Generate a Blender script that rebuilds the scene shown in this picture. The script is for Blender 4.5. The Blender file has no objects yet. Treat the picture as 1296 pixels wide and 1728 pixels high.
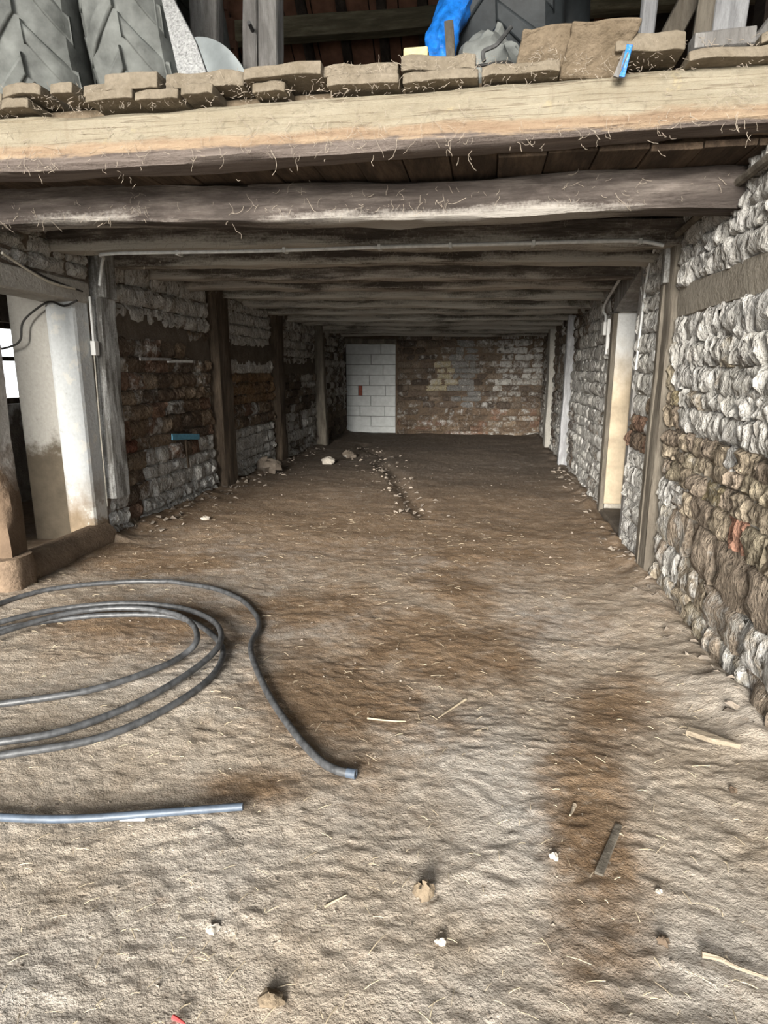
import bpy, math, random
import numpy as np
from mathutils import Vector, Matrix, Euler

S = bpy.context.scene
COL = S.collection
random.seed(11)
RNG = np.random.default_rng(5)

# ------------------------------------------------------------------ camera
H = 1.5
F_PX, VPX, VPY = 1060.0, 820.0, 624.0
d = Vector(((VPX - 648) / F_PX, -(VPY - 864) / F_PX, -1.0)).normalized()
u = Vector((0, -d.z, d.y)).normalized()
r = d.cross(u)
rot = Matrix((r, d, u))                      # world = rot @ camera
cam_data = bpy.data.cameras.new('camera')
cam = bpy.data.objects.new('camera', cam_data)
COL.objects.link(cam)
cam.matrix_world = Matrix.Translation((0, 0, H)) @ rot.to_4x4()
cam_data.sensor_fit = 'VERTICAL'
cam_data.sensor_height = 36.0
cam_data.lens = 36.0 * F_PX / 1728.0
cam_data.clip_start = 0.05
cam_data.clip_end = 300
S.camera = cam

# ------------------------------------------------------------------ sky, sun, exposure
W = bpy.data.worlds.new('overcast_sky')
S.world = W
W.use_nodes = True
bg = W.node_tree.nodes['Background']
bg.inputs['Color'].default_value = (0.93, 0.97, 1.0, 1)
bg.inputs['Strength'].default_value = 1.25
sun_d = bpy.data.lights.new('hazy_sun', 'SUN')
sun_d.energy = 5.0
sun_d.angle = math.radians(27)
sun_d.color = (1.0, 0.95, 0.87)
sun = bpy.data.objects.new('hazy_sun', sun_d)
COL.objects.link(sun)
sun.rotation_euler = Vector((0.13, 1.0, -0.235)).to_track_quat('-Z', 'Y').to_euler()
S.view_settings.view_transform = 'Standard'
S.view_settings.look = 'None'
S.view_settings.exposure = 1.47
S.view_settings.gamma = 1.0
S.view_settings.use_curve_mapping = False

# ------------------------------------------------------------------ numeric noise
def _hash(ix, iy, seed):
    n = (ix.astype(np.int64) * 374761393 + iy.astype(np.int64) * 668265263 + seed * 1442695041) & 0xFFFFFFFF
    n = ((n ^ (n >> 13)) * 1274126177) & 0xFFFFFFFF
    n = n ^ (n >> 16)
    return (n & 0xFFFF) / 65535.0

def vnoise(x, y, seed=0):
    x = np.asarray(x, dtype=float); y = np.asarray(y, dtype=float)
    ix = np.floor(x); iy = np.floor(y)
    fx = x - ix; fy = y - iy
    fx = fx * fx * fx * (fx * (fx * 6 - 15) + 10); fy = fy * fy * fy * (fy * (fy * 6 - 15) + 10)
    a = _hash(ix, iy, seed); b = _hash(ix + 1, iy, seed)
    c = _hash(ix, iy + 1, seed); e = _hash(ix + 1, iy + 1, seed)
    return (a + (b - a) * fx) * (1 - fy) + (c + (e - c) * fx) * fy

def fbm(x, y, seed=0, octs=4, gain=0.5):
    t = 0; amp = 1; s = 0
    x = np.asarray(x, dtype=float); y = np.asarray(y, dtype=float)
    for k in range(octs):
        t = t + amp * (vnoise(x, y, seed + k * 17) - 0.5); s += amp
        xr = x * 1.63 - y * 1.16 + 3.7; y = x * 1.16 + y * 1.63 + 1.3; x = xr
        amp *= gain
    return t / s * 2

def ground(x, y):
    """height of the earth floor"""
    x = np.asarray(x, dtype=float); y = np.asarray(y, dtype=float)
    wx = x + 0.10 * fbm(x * 2.2, y * 2.2, 71, 2); wy = y + 0.10 * fbm(x * 2.2, y * 2.2, 72, 2)
    h = 0.035 * fbm(wx * 0.9, wy * 0.9, 1, 3)
    h = h + 0.007 * fbm(wx * 5.0, wy * 6.5, 2, 3)
    r1 = 1 - np.abs(fbm(wx * 9, wy * 13, 3, 3)) * 2.2
    h = h + 0.003 * np.clip(r1, -0.3, 1)
    h = h + 0.0052 * fbm(wx * 24, wy * 30, 4, 4, 0.6)
    # dirt heaped against the walls
    near = np.clip(1 - np.abs(x - 1.2) / 0.35, 0, 1) + np.clip(1 - np.abs(x + 3.3) / 0.5, 0, 1) * (y > 5)
    h = h + 0.07 * near * near * (0.6 + fbm(x * 3, y * 3, 9, 3))
    # trodden hollow and gutter deep inside
    line = np.abs((x + 1.5) - (9.5 - y) * 0.28 - 0.25 * fbm(y * 0.8, y * 0 + 2.0, 31, 2))
    h = h - 0.05 * np.exp(-(line / 0.12) ** 2) * (y > 6.3) * (y < 13)
    return h - 0.012

def gz(x, y):
    return float(ground(np.array([x]), np.array([y]))[0])

# ------------------------------------------------------------------ materials
def new_mat(name):
    m = bpy.data.materials.new(name); m.use_nodes = True
    nt = m.node_tree; b = nt.nodes['Principled BSDF']
    return m, nt, b

class NT:
    def __init__(s, nt): s.nt = nt; s.g = None
    def n(s, t, **kw):
        nd = s.nt.nodes.new(t)
        for k, v in kw.items(): setattr(nd, k, v)
        return nd
    def link(s, a, b): s.nt.links.new(a, b)
    def pos(s):
        if s.g is None: s.g = s.n('ShaderNodeNewGeometry')
        return s.g.outputs['Position']
    def mapping(s, scale, src=None):
        mp = s.n('ShaderNodeMapping'); mp.inputs['Scale'].default_value = scale
        s.link(src or s.pos(), mp.inputs['Vector']); return mp.outputs[0]
    def noise(s, scale, detail=4, rough=0.55, vec=None, dist=0.0):
        nd = s.n('ShaderNodeTexNoise'); nd.inputs['Scale'].default_value = scale
        nd.inputs['Detail'].default_value = detail; nd.inputs['Roughness'].default_value = rough
        nd.inputs['Distortion'].default_value = dist
        s.link(vec or s.pos(), nd.inputs['Vector']); return nd.outputs['Fac']
    def ramp(s, fac, stops):
        rp = s.n('ShaderNodeValToRGB'); e = rp.color_ramp.elements
        while len(e) < len(stops): e.new(0.5)
        for i, (p, c) in enumerate(stops):
            e[i].position = p; e[i].color = (c, c, c, 1) if not hasattr(c, '__len__') else (*c[:3], 1)
        s.link(fac, rp.inputs[0]); return rp.outputs[0]
    def mix(s, fac, a, b, mode='MIX'):
        m = s.n('ShaderNodeMix', data_type='RGBA', blend_type=mode)
        for sock, v in ((m.inputs[0], fac), (m.inputs[6], a), (m.inputs[7], b)):
            if hasattr(v, 'is_linked'): s.link(v, sock)
            elif hasattr(v, '__len__'): sock.default_value = (*v[:3], 1)
            else: sock.default_value = v
        return m.outputs[2]
    def math(s, op, a, b=0.0, c=None, clamp=False):
        m = s.n('ShaderNodeMath', operation=op, use_clamp=clamp)
        for i, v in enumerate((a, b, c)):
            if v is None: continue
            if hasattr(v, 'is_linked'): s.link(v, m.inputs[i])
            else: m.inputs[i].default_value = v
        return m.outputs[0]
    def sep(s, vec=None):
        x = s.n('ShaderNodeSeparateXYZ'); s.link(vec or s.pos(), x.inputs[0]); return x.outputs
    def smooth(s, v, a, b):
        m = s.n('ShaderNodeMapRange', interpolation_type='SMOOTHSTEP')
        s.link(v, m.inputs[0]); m.inputs[1].default_value = a; m.inputs[2].default_value = b
        return m.outputs[0]
    def bump(s, h, strength, dist, prev=None):
        b = s.n('ShaderNodeBump'); b.inputs['Strength'].default_value = strength
        b.inputs['Distance'].default_value = dist; s.link(h, b.inputs['Height'])
        if prev: s.link(prev, b.inputs['Normal'])
        return b.outputs[0]

def finish(nt, b, col, rough=0.9, normal=None, spec=0.25):
    if hasattr(col, 'is_linked'): nt.links.new(col, b.inputs['Base Color'])
    else: b.inputs['Base Color'].default_value = (*col[:3], 1)
    if hasattr(rough, 'is_linked'): nt.links.new(rough, b.inputs['Roughness'])
    else: b.inputs['Roughness'].default_value = rough
    b.inputs['Specular IOR Level'].default_value = spec
    if normal: nt.links.new(normal, b.inputs['Normal'])

def mat_stone():
    """rubble stone; the attribute Col holds each stone's bare colour and, in alpha, how much limewash clings to it"""
    m, nt, b = new_mat('limewashed_rubble'); k = NT(nt)
    at = k.n('ShaderNodeAttribute', attribute_name='Col')
    n1 = k.noise(9, 6, 0.62); n2 = k.noise(38, 5, 0.6); n3 = k.noise(3.0, 3)
    v = k.mapping((26, 26, 6)); ridg = k.noise(1.0, 5, 0.6, v, 0.6)
    bare = k.mix(1.0, at.outputs['Color'], k.ramp(n2, [(0.25, 0.45), (0.7, 1.35)]), 'MULTIPLY')
    bare = k.mix(k.ramp(n1, [(0.45, 0), (0.8, 0.55)]), bare, (0.10, 0.075, 0.055))
    wash = k.mix(k.ramp(n3, [(0.3, 0), (0.7, 1)]), (0.585, 0.575, 0.555), (0.645, 0.625, 0.575))
    wash = k.mix(k.ramp(ridg, [(0.30, 0.8), (0.52, 0)]), wash, (0.20, 0.18, 0.155))
    t = k.math('ADD', k.math('MULTIPLY', n1, 0.75), k.math('MULTIPLY', n2, 0.25))
    fac = k.smooth(k.math('SUBTRACT', k.math('ADD', at.outputs['Alpha'], t), 1.0), -0.10, 0.12)
    col = k.mix(fac, bare, wash)
    h = k.math('ADD', k.math('MULTIPLY', ridg, 0.8), k.math('MULTIPLY', n2, 0.5))
    nm = k.bump(h, 1.0, 0.085)
    finish(nt, b, col, 0.93, nm); return m

def mat_mortar(name, c1, c2, wash=0.0):
    m, nt, b = new_mat(name); k = NT(nt)
    n = k.noise(7, 8, 0.65); n2 = k.noise(45, 5, 0.6); n3 = k.noise(2.1, 4, 0.6)
    col = k.mix(k.ramp(n, [(0.3, 0), (0.7, 1)]), c1, c2)
    col = k.mix(k.ramp(n2, [(0.4, 0.0), (0.75, 0.35)]), col, tuple(x * 0.4 for x in c1))
    if wash: col = k.mix(k.ramp(n3, [(0.62 - wash * 0.4, 0), (0.70 - wash * 0.3, 1)]), col, (0.6, 0.585, 0.54))
    nm = k.bump(k.math('ADD', n, k.math('MULTIPLY', n2, 0.6)), 0.8, 0.02)
    finish(nt, b, col, 0.95, nm); return m

def mat_wood(name, dark, light, axis=0, wash=0.0, wash_col=(0.62, 0.6, 0.54), fine=1.0, rough=0.88, arris=False):
    m, nt, b = new_mat(name); k = NT(nt)
    sc = [34 * fine] * 3; sc[axis] = 3.2 * fine
    g = k.noise(1.0, 9, 0.7, k.mapping(sc), 0.35)
    sc2 = [8.0] * 3; sc2[axis] = 1.7
    p = k.noise(1.0, 8, 0.68, k.mapping(sc2), 0.3)
    f = k.noise(60, 6, 0.7)
    col = k.mix(k.ramp(g, [(0.3, 0), (0.68, 1)]), dark, light)
    col = k.mix(k.ramp(p, [(0.42, 0.75), (0.62, 0)]), col, tuple(x * 0.55 for x in dark))
    if wash:
        w = k.math('ADD', k.math('MULTIPLY', p, 0.5), k.math('ADD', k.math('MULTIPLY', g, 0.25), k.math('MULTIPLY', f, 0.25)))
        t = 0.72 - wash * 0.42
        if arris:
            at_ = k.n('ShaderNodeAttribute', attribute_name='Col'); w = k.math('ADD', w, k.math('MULTIPLY', k.math('SUBTRACT', at_.outputs['Fac'], 0.25), 0.30))  # pale mix raised towards the lower edges
        col = k.mix(k.ramp(w, [(t - 0.05, 0), (t + 0.09, 0.92)]), col, wash_col)
    h = k.math('ADD', g, k.math('MULTIPLY', f, 0.25))
    finish(nt, b, col, rough, k.bump(h, 1.0, 0.03)); return m

def mat_plain(name, c, rough=0.6, var=0.25, scale=18, spec=0.3, bump=0.3, metallic=0.0):
    m, nt, b = new_mat(name); k = NT(nt)
    n = k.noise(scale, 6, 0.6)
    col = k.mix(k.ramp(n, [(0.3, 0), (0.72, 1)]), tuple(x * (1 - var) for x in c), tuple(min(1, x * (1 + var)) for x in c))
    b.inputs['Metallic'].default_value = metallic
    finish(nt, b, col, rough, k.bump(n, bump, 0.01), spec); return m

def mat_floor():
    m, nt, b = new_mat('trodden_earth'); k = NT(nt)
    xyz = k.sep(); X, Y = xyz[0], xyz[1]
    big = k.noise(0.75, 4, 0.55); mid = k.noise(4.2, 6, 0.6, dist=0.6); fin = k.noise(30, 6, 0.65); grit = k.noise(120, 3, 0.6)
    streak = k.noise(1.0, 6, 0.62, k.mapping((8, 12, 6)), 0.5)
    dust = k.mix(k.ramp(mid, [(0.3, 0), (0.7, 1)]), (0.32, 0.265, 0.205), (0.43, 0.373, 0.31))
    dust = k.mix(k.ramp(big, [(0.45, 0), (0.62, 0.8)]), dust, (0.42, 0.395, 0.365))
    earth = k.mix(k.ramp(mid, [(0.3, 0), (0.7, 1)]), (0.14, 0.09, 0.052), (0.235, 0.163, 0.102))
    earth = k.mix(k.smooth(Y, 5.0, 10.5), earth, (0.095, 0.072, 0.054))  # earth colour gets darker with depth into the barn
    # damp brown patches with their own shape, and a ramp to brown with depth
    wob = k.math('MULTIPLY', k.math('SUBTRACT', k.noise(1.7, 6, 0.65), 0.5), 2.4)
    wob2 = k.math('MULTIPLY', k.math('SUBTRACT', k.noise(9, 5, 0.65), 0.5), 0.9)
    damp = k.math('ADD', k.smooth(k.math('ADD', Y, k.math('MULTIPLY', wob, 0.9)), 1.7, 6.2), 0.0)  # starts from depth alone; the patches are merged in below
    for (cx, cy, rx, ry, a) in PATCHES:
        ca, sa = math.cos(a), math.sin(a)
        dx = k.math('SUBTRACT', X, cx); dy = k.math('SUBTRACT', Y, cy)
        p = k.math('DIVIDE', k.math('ADD', k.math('MULTIPLY', dx, ca), k.math('MULTIPLY', dy, sa)), rx)
        q = k.math('DIVIDE', k.math('SUBTRACT', k.math('MULTIPLY', dy, ca), k.math('MULTIPLY', dx, sa)), ry)
        rr = k.math('SQRT', k.math('ADD', k.math('MULTIPLY', p, p), k.math('MULTIPLY', q, q)))
        rr = k.math('ADD', rr, wob)
        inv = k.math('MULTIPLY', k.smooth(rr, 1.85, 0.05), 1.12)
        damp = k.math('MAXIMUM', damp, inv)
    damp = k.math('ADD', damp, k.math('MULTIPLY', wob2, 0.75))
    damp = k.math('ADD', damp, k.math('MULTIPLY', k.math('SUBTRACT', streak, 0.5), 1.1))
    fac = k.smooth(damp, 0.10, 1.15)
    col = k.mix(fac, dust, earth)
    col = k.mix(k.ramp(fin, [(0.30, 0.4), (0.46, 0)]), col, (0.15, 0.10, 0.06))
    col = k.mix(k.ramp(streak, [(0.55, 0), (0.75, 0.3)]), col, (0.56, 0.51, 0.44))
    col = k.mix(k.ramp(grit, [(0.62, 0), (0.78, 0.5)]), col, (0.6, 0.55, 0.48))
    crumb = k.noise(62, 5, 0.7)
    h = k.math('ADD', k.math('MULTIPLY', fin, 1.0), k.math('ADD', k.math('MULTIPLY', grit, 0.35), k.math('ADD', k.math('MULTIPLY', streak, 0.18), k.math('MULTIPLY', crumb, 0.6))))
    finish(nt, b, col, 0.95, k.bump(h, 1.0, 0.0125), 0.2); return m

# damp patches: centre x, centre y, half width, half length, turn
PATCHES = [(0.40, 1.98, 0.17, 0.66, -0.12), (0.62, 2.75, 0.20, 0.55, -0.35), (-0.15, 4.25, 0.42, 0.75, 0.1), (-0.60, 2.65, 0.50, 0.62, 0.4),
           (-0.80, 1.95, 0.22, 0.14, 0.2), (-1.95, 3.35, 0.75, 0.55, 0.1), (-1.15, 3.75, 0.7, 0.45, 0.3), (0.05, 5.2, 1.0, 0.4, 0.0), (-2.6, 4.6, 1.1, 0.6, 0.0), (-0.25, 3.35, 0.9, 0.75, 0.3)]

M = {}
M['stone'] = mat_stone()
M['mortar_light'] = mat_mortar('pale_lime_mortar', (0.30, 0.27, 0.225), (0.46, 0.43, 0.37), 0.25)
M['mortar_dark'] = mat_mortar('sooty_mortar', (0.10, 0.078, 0.06), (0.22, 0.185, 0.15), 0.15)
M['mortar_brown'] = mat_mortar('brown_mortar', (0.075, 0.052, 0.036), (0.16, 0.12, 0.085))
M['band'] = mat_mortar('grey_render', (0.25, 0.225, 0.185), (0.34, 0.31, 0.26))
M['band_dark'] = mat_mortar('dark_render', (0.085, 0.07, 0.055), (0.15, 0.125, 0.10))
M['floor'] = mat_floor()
M['yard'] = mat_mortar('yard_gravel', (0.46, 0.435, 0.40), (0.56, 0.535, 0.49))  # unseen ground, paleness raised to bounce light onto the ceiling
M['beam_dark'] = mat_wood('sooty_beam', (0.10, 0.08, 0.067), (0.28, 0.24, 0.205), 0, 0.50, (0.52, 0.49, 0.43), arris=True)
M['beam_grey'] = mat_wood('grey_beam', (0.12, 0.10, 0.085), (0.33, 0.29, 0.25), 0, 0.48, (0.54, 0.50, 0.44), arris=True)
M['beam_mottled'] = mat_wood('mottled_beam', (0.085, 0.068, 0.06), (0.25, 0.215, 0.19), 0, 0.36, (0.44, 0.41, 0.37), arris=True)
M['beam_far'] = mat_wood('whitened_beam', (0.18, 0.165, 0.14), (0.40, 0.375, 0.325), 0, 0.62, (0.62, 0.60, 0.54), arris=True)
M['soffit'] = mat_wood('soffit_boards', (0.07, 0.048, 0.033), (0.17, 0.12, 0.08), 1)
M['post_white'] = mat_wood('whitewashed_post', (0.22, 0.21, 0.19), (0.42, 0.41, 0.39), 2, 0.5, (0.60, 0.61, 0.60))
M['post_brown'] = mat_wood('brown_post', (0.07, 0.05, 0.035), (0.18, 0.14, 0.10), 2)
M['post_grey'] = mat_wood('grey_post', (0.17, 0.145, 0.115), (0.30, 0.27, 0.22), 2)
M['post_pale'] = mat_wood('pale_post', (0.28, 0.265, 0.25), (0.48, 0.47, 0.455), 2, 0.2)
M['post_silver'] = mat_wood('silver_post', (0.40, 0.40, 0.41), (0.60, 0.61, 0.63), 2, 0.3, (0.7, 0.7, 0.71))
M['plaster_grey'] = mat_mortar('grey_plaster', (0.36, 0.345, 0.31), (0.45, 0.43, 0.39))
M['pale_board'] = mat_wood('fresh_board', (0.42, 0.34, 0.25), (0.62, 0.54, 0.42), 0)
M['earth_slab'] = mat_mortar('dusty_slab', (0.17, 0.14, 0.10), (0.28, 0.24, 0.185))
M['dusty_board'] = mat_mortar('dusty_board', (0.14, 0.107, 0.07), (0.235, 0.185, 0.13))
M['block'] = mat_plain('aerated_block', (0.56, 0.58, 0.575), 0.9, 0.12, 9, 0.2, 0.5)
M['block_joint'] = mat_plain('block_joint', (0.25, 0.255, 0.25), 0.95, 0.15, 30)
M['red_chip'] = mat_plain('red_brick', (0.28, 0.085, 0.06), 0.9)
M['rubber'] = mat_plain('dusty_rubber', (0.19, 0.20, 0.19), 0.75, 0.45, 7, 0.35, 0.4)
M['rubber_black'] = mat_plain('black_rubber', (0.028, 0.033, 0.036), 0.6, 0.4, 9, 0.4, 0.4)
M['hose'] = mat_plain('black_polythene', (0.055, 0.057, 0.06), 0.45, 0.6, 30, 0.5, 0.15)
M['hose_bore'] = mat_plain('hose_bore', (0.015, 0.014, 0.012), 0.9)
M['pipe_blue'] = mat_plain('grey_blue_pipe', (0.065, 0.085, 0.115), 0.5, 0.3, 25, 0.5, 0.15)
M['conduit'] = mat_plain('grey_conduit', (0.55, 0.56, 0.55), 0.5, 0.2, 25)
M['wire'] = mat_plain('pale_wire', (0.5, 0.47, 0.40), 0.7, 0.3, 30)
M['black_wire'] = mat_plain('black_cable', (0.03, 0.028, 0.026), 0.6)
M['white_plastic'] = mat_plain('white_plastic', (0.72, 0.72, 0.70), 0.5, 0.08)
M['tarp'] = mat_plain('blue_tarpaulin', (0.012, 0.17, 0.62), 0.35, 0.5, 22, 0.5, 0.7)
M['blue_tag'] = mat_plain('blue_paint', (0.10, 0.28, 0.40), 0.7, 0.25)
M['zinc'] = mat_plain('speckled_zinc', (0.34, 0.345, 0.345), 0.55, 0.55, 95, 0.4, 0.5)
M['sheet'] = mat_plain('grey_sheet', (0.36, 0.40, 0.41), 0.5, 0.2, 10, 0.4, 0.2)
M['tile'] = mat_plain('clay_roof_tile', (0.17, 0.085, 0.055), 0.85, 0.35, 8)
M['tile_dark'] = mat_wood('dark_rafter', (0.035, 0.025, 0.02), (0.08, 0.06, 0.045), 1)
M['purlin'] = mat_wood('purlin', (0.11, 0.095, 0.06), (0.24, 0.21, 0.14), 0)
M['yellow'] = mat_mortar('yellow_block', (0.55, 0.48, 0.28), (0.72, 0.63, 0.33))
M['straw'] = mat_plain('straw', (0.40, 0.335, 0.24), 0.9, 0.3, 30)
M['cobweb'] = mat_plain('dusty_strands', (0.36, 0.31, 0.25), 0.95, 0.3, 30)
M['crumb'] = mat_plain('mortar_crumb', (0.23, 0.195, 0.16), 0.95, 0.5, 9)
M['pebble'] = mat_plain('pale_pebble', (0.44, 0.40, 0.345), 0.9, 0.25, 40)
M['paper'] = mat_plain('white_paper', (0.78, 0.77, 0.75), 0.8, 0.05)
M['clay_pipe'] = mat_mortar('dirty_clay', (0.14, 0.10, 0.07), (0.24, 0.175, 0.12))
M['red_plastic'] = mat_plain('red_plastic', (0.5, 0.05, 0.05), 0.5)
M['iron'] = mat_plain('dusty_iron', (0.07, 0.07, 0.07), 0.6, 0.4, 30)

def mat_front_beam():
    """sawn pale face above, bare dark waney edge below: the boundary follows the log"""
    m, nt, b = new_mat('front_beam_timber'); k = NT(nt)
    z = k.sep()[2]
    g = k.noise(1.0, 9, 0.7, k.mapping((2.2, 30, 34)), 0.3)
    p = k.noise(1.0, 8, 0.66, k.mapping((2.4, 6, 9)), 0.4); f = k.noise(55, 6, 0.7)
    sawn = k.mix(k.ramp(p, [(0.3, 0), (0.7, 1)]), (0.32, 0.275, 0.195), (0.43, 0.385, 0.295))
    sawn = k.mix(k.ramp(g, [(0.25, 0.5), (0.42, 0)]), sawn, (0.27, 0.20, 0.12))
    sawn = k.mix(k.ramp(k.noise(2.2, 6, 0.7), [(0.60, 0), (0.70, 0.8)]), sawn, (0.64, 0.52, 0.27))
    crack = k.noise(1.0, 3, 0.5, k.mapping((0.5, 20, 26)), 0.25)
    sawn = k.mix(k.ramp(crack, [(0.485, 0), (0.5, 0.75), (0.515, 0)]), sawn, (0.16, 0.12, 0.08))
    stain = k.noise(1.0, 6, 0.7, k.mapping((14, 4, 1.5)))
    sawn = k.mix(k.ramp(stain, [(0.55, 0), (0.72, 0.55)]), sawn, (0.27, 0.22, 0.155))
    wane = k.mix(k.ramp(g, [(0.3, 0), (0.66, 1)]), (0.10, 0.078, 0.068), (0.25, 0.21, 0.185))
    red = k.mix(k.ramp(g, [(0.3, 0), (0.66, 1)]), (0.26, 0.175, 0.115), (0.46, 0.35, 0.24))
    zz = k.math('ADD', z, k.math('MULTIPLY', k.math('SUBTRACT', p, 0.5), 0.09))
    zz = k.math('ADD', zz, k.math('MULTIPLY', k.math('SUBTRACT', g, 0.5), 0.05))
    col = k.mix(k.smooth(zz, 2.545, 2.562), wane, red)
    col = k.mix(k.smooth(zz, 2.585, 2.62), col, sawn)
    finish(nt, b, col, 0.9, k.bump(k.math('ADD', g, k.math('MULTIPLY', f, 0.6)), 1.0, 0.02)); return m
M['front_beam'] = mat_front_beam()

def mat_stained(name, hi, lo, z0, z1, spots=(0.62, 0.61, 0.57), spot_amt=0.0):
    """limewash above, soaked or rusty stain rising from the foot with a ragged edge"""
    m, nt, b = new_mat(name); k = NT(nt)
    z = k.sep()[2]
    n = k.noise(5, 7, 0.65); f = k.noise(32, 5, 0.6)
    zz = k.math('ADD', z, k.math('MULTIPLY', k.math('SUBTRACT', n, 0.5), 0.75))
    hi_c = k.mix(k.ramp(f, [(0.35, 0), (0.7, 1)]), tuple(x * 0.86 for x in hi), hi)
    lo_c = k.mix(k.ramp(n, [(0.35, 0), (0.7, 1)]), tuple(x * 0.75 for x in lo), tuple(x * 1.2 for x in lo))
    col = k.mix(k.smooth(zz, z0, z1), lo_c, hi_c)
    if spot_amt: col = k.mix(k.ramp(n, [(0.66 - spot_amt, 0), (0.72 - spot_amt, 0.9)]), col, spots)
    col = k.mix(k.ramp(f, [(0.22, 0.6), (0.34, 0)]), col, tuple(x * 0.5 for x in lo))
    finish(nt, b, col, 0.92, k.bump(k.math('ADD', n, f), 0.5, 0.015)); return m
M['jamb_white'] = mat_stained('limewashed_jamb', (0.56, 0.58, 0.585), (0.30, 0.23, 0.155), 0.1, 0.75, spot_amt=0.1)
M['jamb_grey'] = mat_stained('soaked_plaster', (0.40, 0.385, 0.35), (0.11, 0.09, 0.065), 0.75, 0.95)
M['jamb_tan'] = mat_stained('rusty_reveal', (0.76, 0.77, 0.76), (0.52, 0.43, 0.31), 1.25, 1.95)
M['post_near'] = mat_stained('bark_post', (0.46, 0.44, 0.41), (0.13, 0.09, 0.06), 0.75, 1.05)

# ------------------------------------------------------------------ mesh helpers
class MB:
    def __init__(s): s.v = []; s.f = []; s.c = []
    def add(s, vs, fs, col=None):
        o = len(s.v); s.v += [tuple(v) for v in vs]; s.f += [tuple(i + o for i in f) for f in fs]
        if col is not None: s.c += [col] * len(vs)
    def box(s, x0, x1, y0, y1, z0, z1):
        s.add([(x, y, z) for z in (z0, z1) for y in (y0, y1) for x in (x0, x1)],
              [(0, 2, 3, 1), (4, 5, 7, 6), (0, 1, 5, 4), (2, 6, 7, 3), (0, 4, 6, 2), (1, 3, 7, 5)])
    def tube(s, pts, rad, seg=10, cap=True, squash=1.0):
        pts = [Vector(p) for p in pts]; n = len(pts)
        rads = rad if hasattr(rad, '__len__') else [rad] * n
        t = (pts[1] - pts[0]).normalized()
        a = t.orthogonal().normalized()
        rings = []
        for i, p in enumerate(pts):
            t2 = (pts[min(i + 1, n - 1)] - pts[max(i - 1, 0)]).normalized()
            q = t.rotation_difference(t2); a = (q @ a); a = (a - t2 * a.dot(t2)).normalized(); t = t2
            b = t.cross(a)
            rings.append([p + (a * math.cos(k * 2 * math.pi / seg) + b * math.sin(k * 2 * math.pi / seg)) * rads[i] for k in range(seg)])
        vs = [v for rg in rings for v in rg]
        fs = [(i * seg + k, i * seg + (k + 1) % seg, (i + 1) * seg + (k + 1) % seg, (i + 1) * seg + k) for i in range(n - 1) for k in range(seg)]
        if cap: fs += [tuple(reversed(range(seg))), tuple(range((n - 1) * seg, n * seg))]
        s.add(vs, fs)
    def build(s, name, mat, parent=None, smooth=False, loc=None, bevel=0.0, sharp=38):
        me = bpy.data.meshes.new(name)
        vs = s.v
        if loc is not None: vs = [(v[0] - loc[0], v[1] - loc[1], v[2] - loc[2]) for v in vs]
        me.from_pydata(vs, [], s.f); me.update()
        if s.c:
            at = me.attributes.new('Col', 'FLOAT_COLOR', 'POINT')
            at.data.foreach_set('color', np.array(s.c, dtype=np.float32).ravel())
        if smooth:
            me.polygons.foreach_set('use_smooth', [True] * len(me.polygons)); me.set_sharp_from_angle(angle=math.radians(sharp))
        me.materials.append(mat)
        o = bpy.data.objects.new(name, me); COL.objects.link(o)
        if loc is not None: o.location = loc
        if parent: o.parent = parent
        if bevel:
            bv = o.modifiers.new('soft_edges', 'BEVEL'); bv.width = bevel; bv.segments = 2; bv.limit_method = 'ANGLE'
        return o

def tag(o, label=None, cat=None, group=None, kind=None):
    if label: o['label'] = label
    if cat: o['category'] = cat
    if group: o['group'] = group
    if kind: o['kind'] = kind
    return o

def empty(name, loc=(0, 0, 0)):
    o = bpy.data.objects.new(name, None); COL.objects.link(o); o.location = loc; o.empty_display_size = 0.1
    return o

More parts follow.
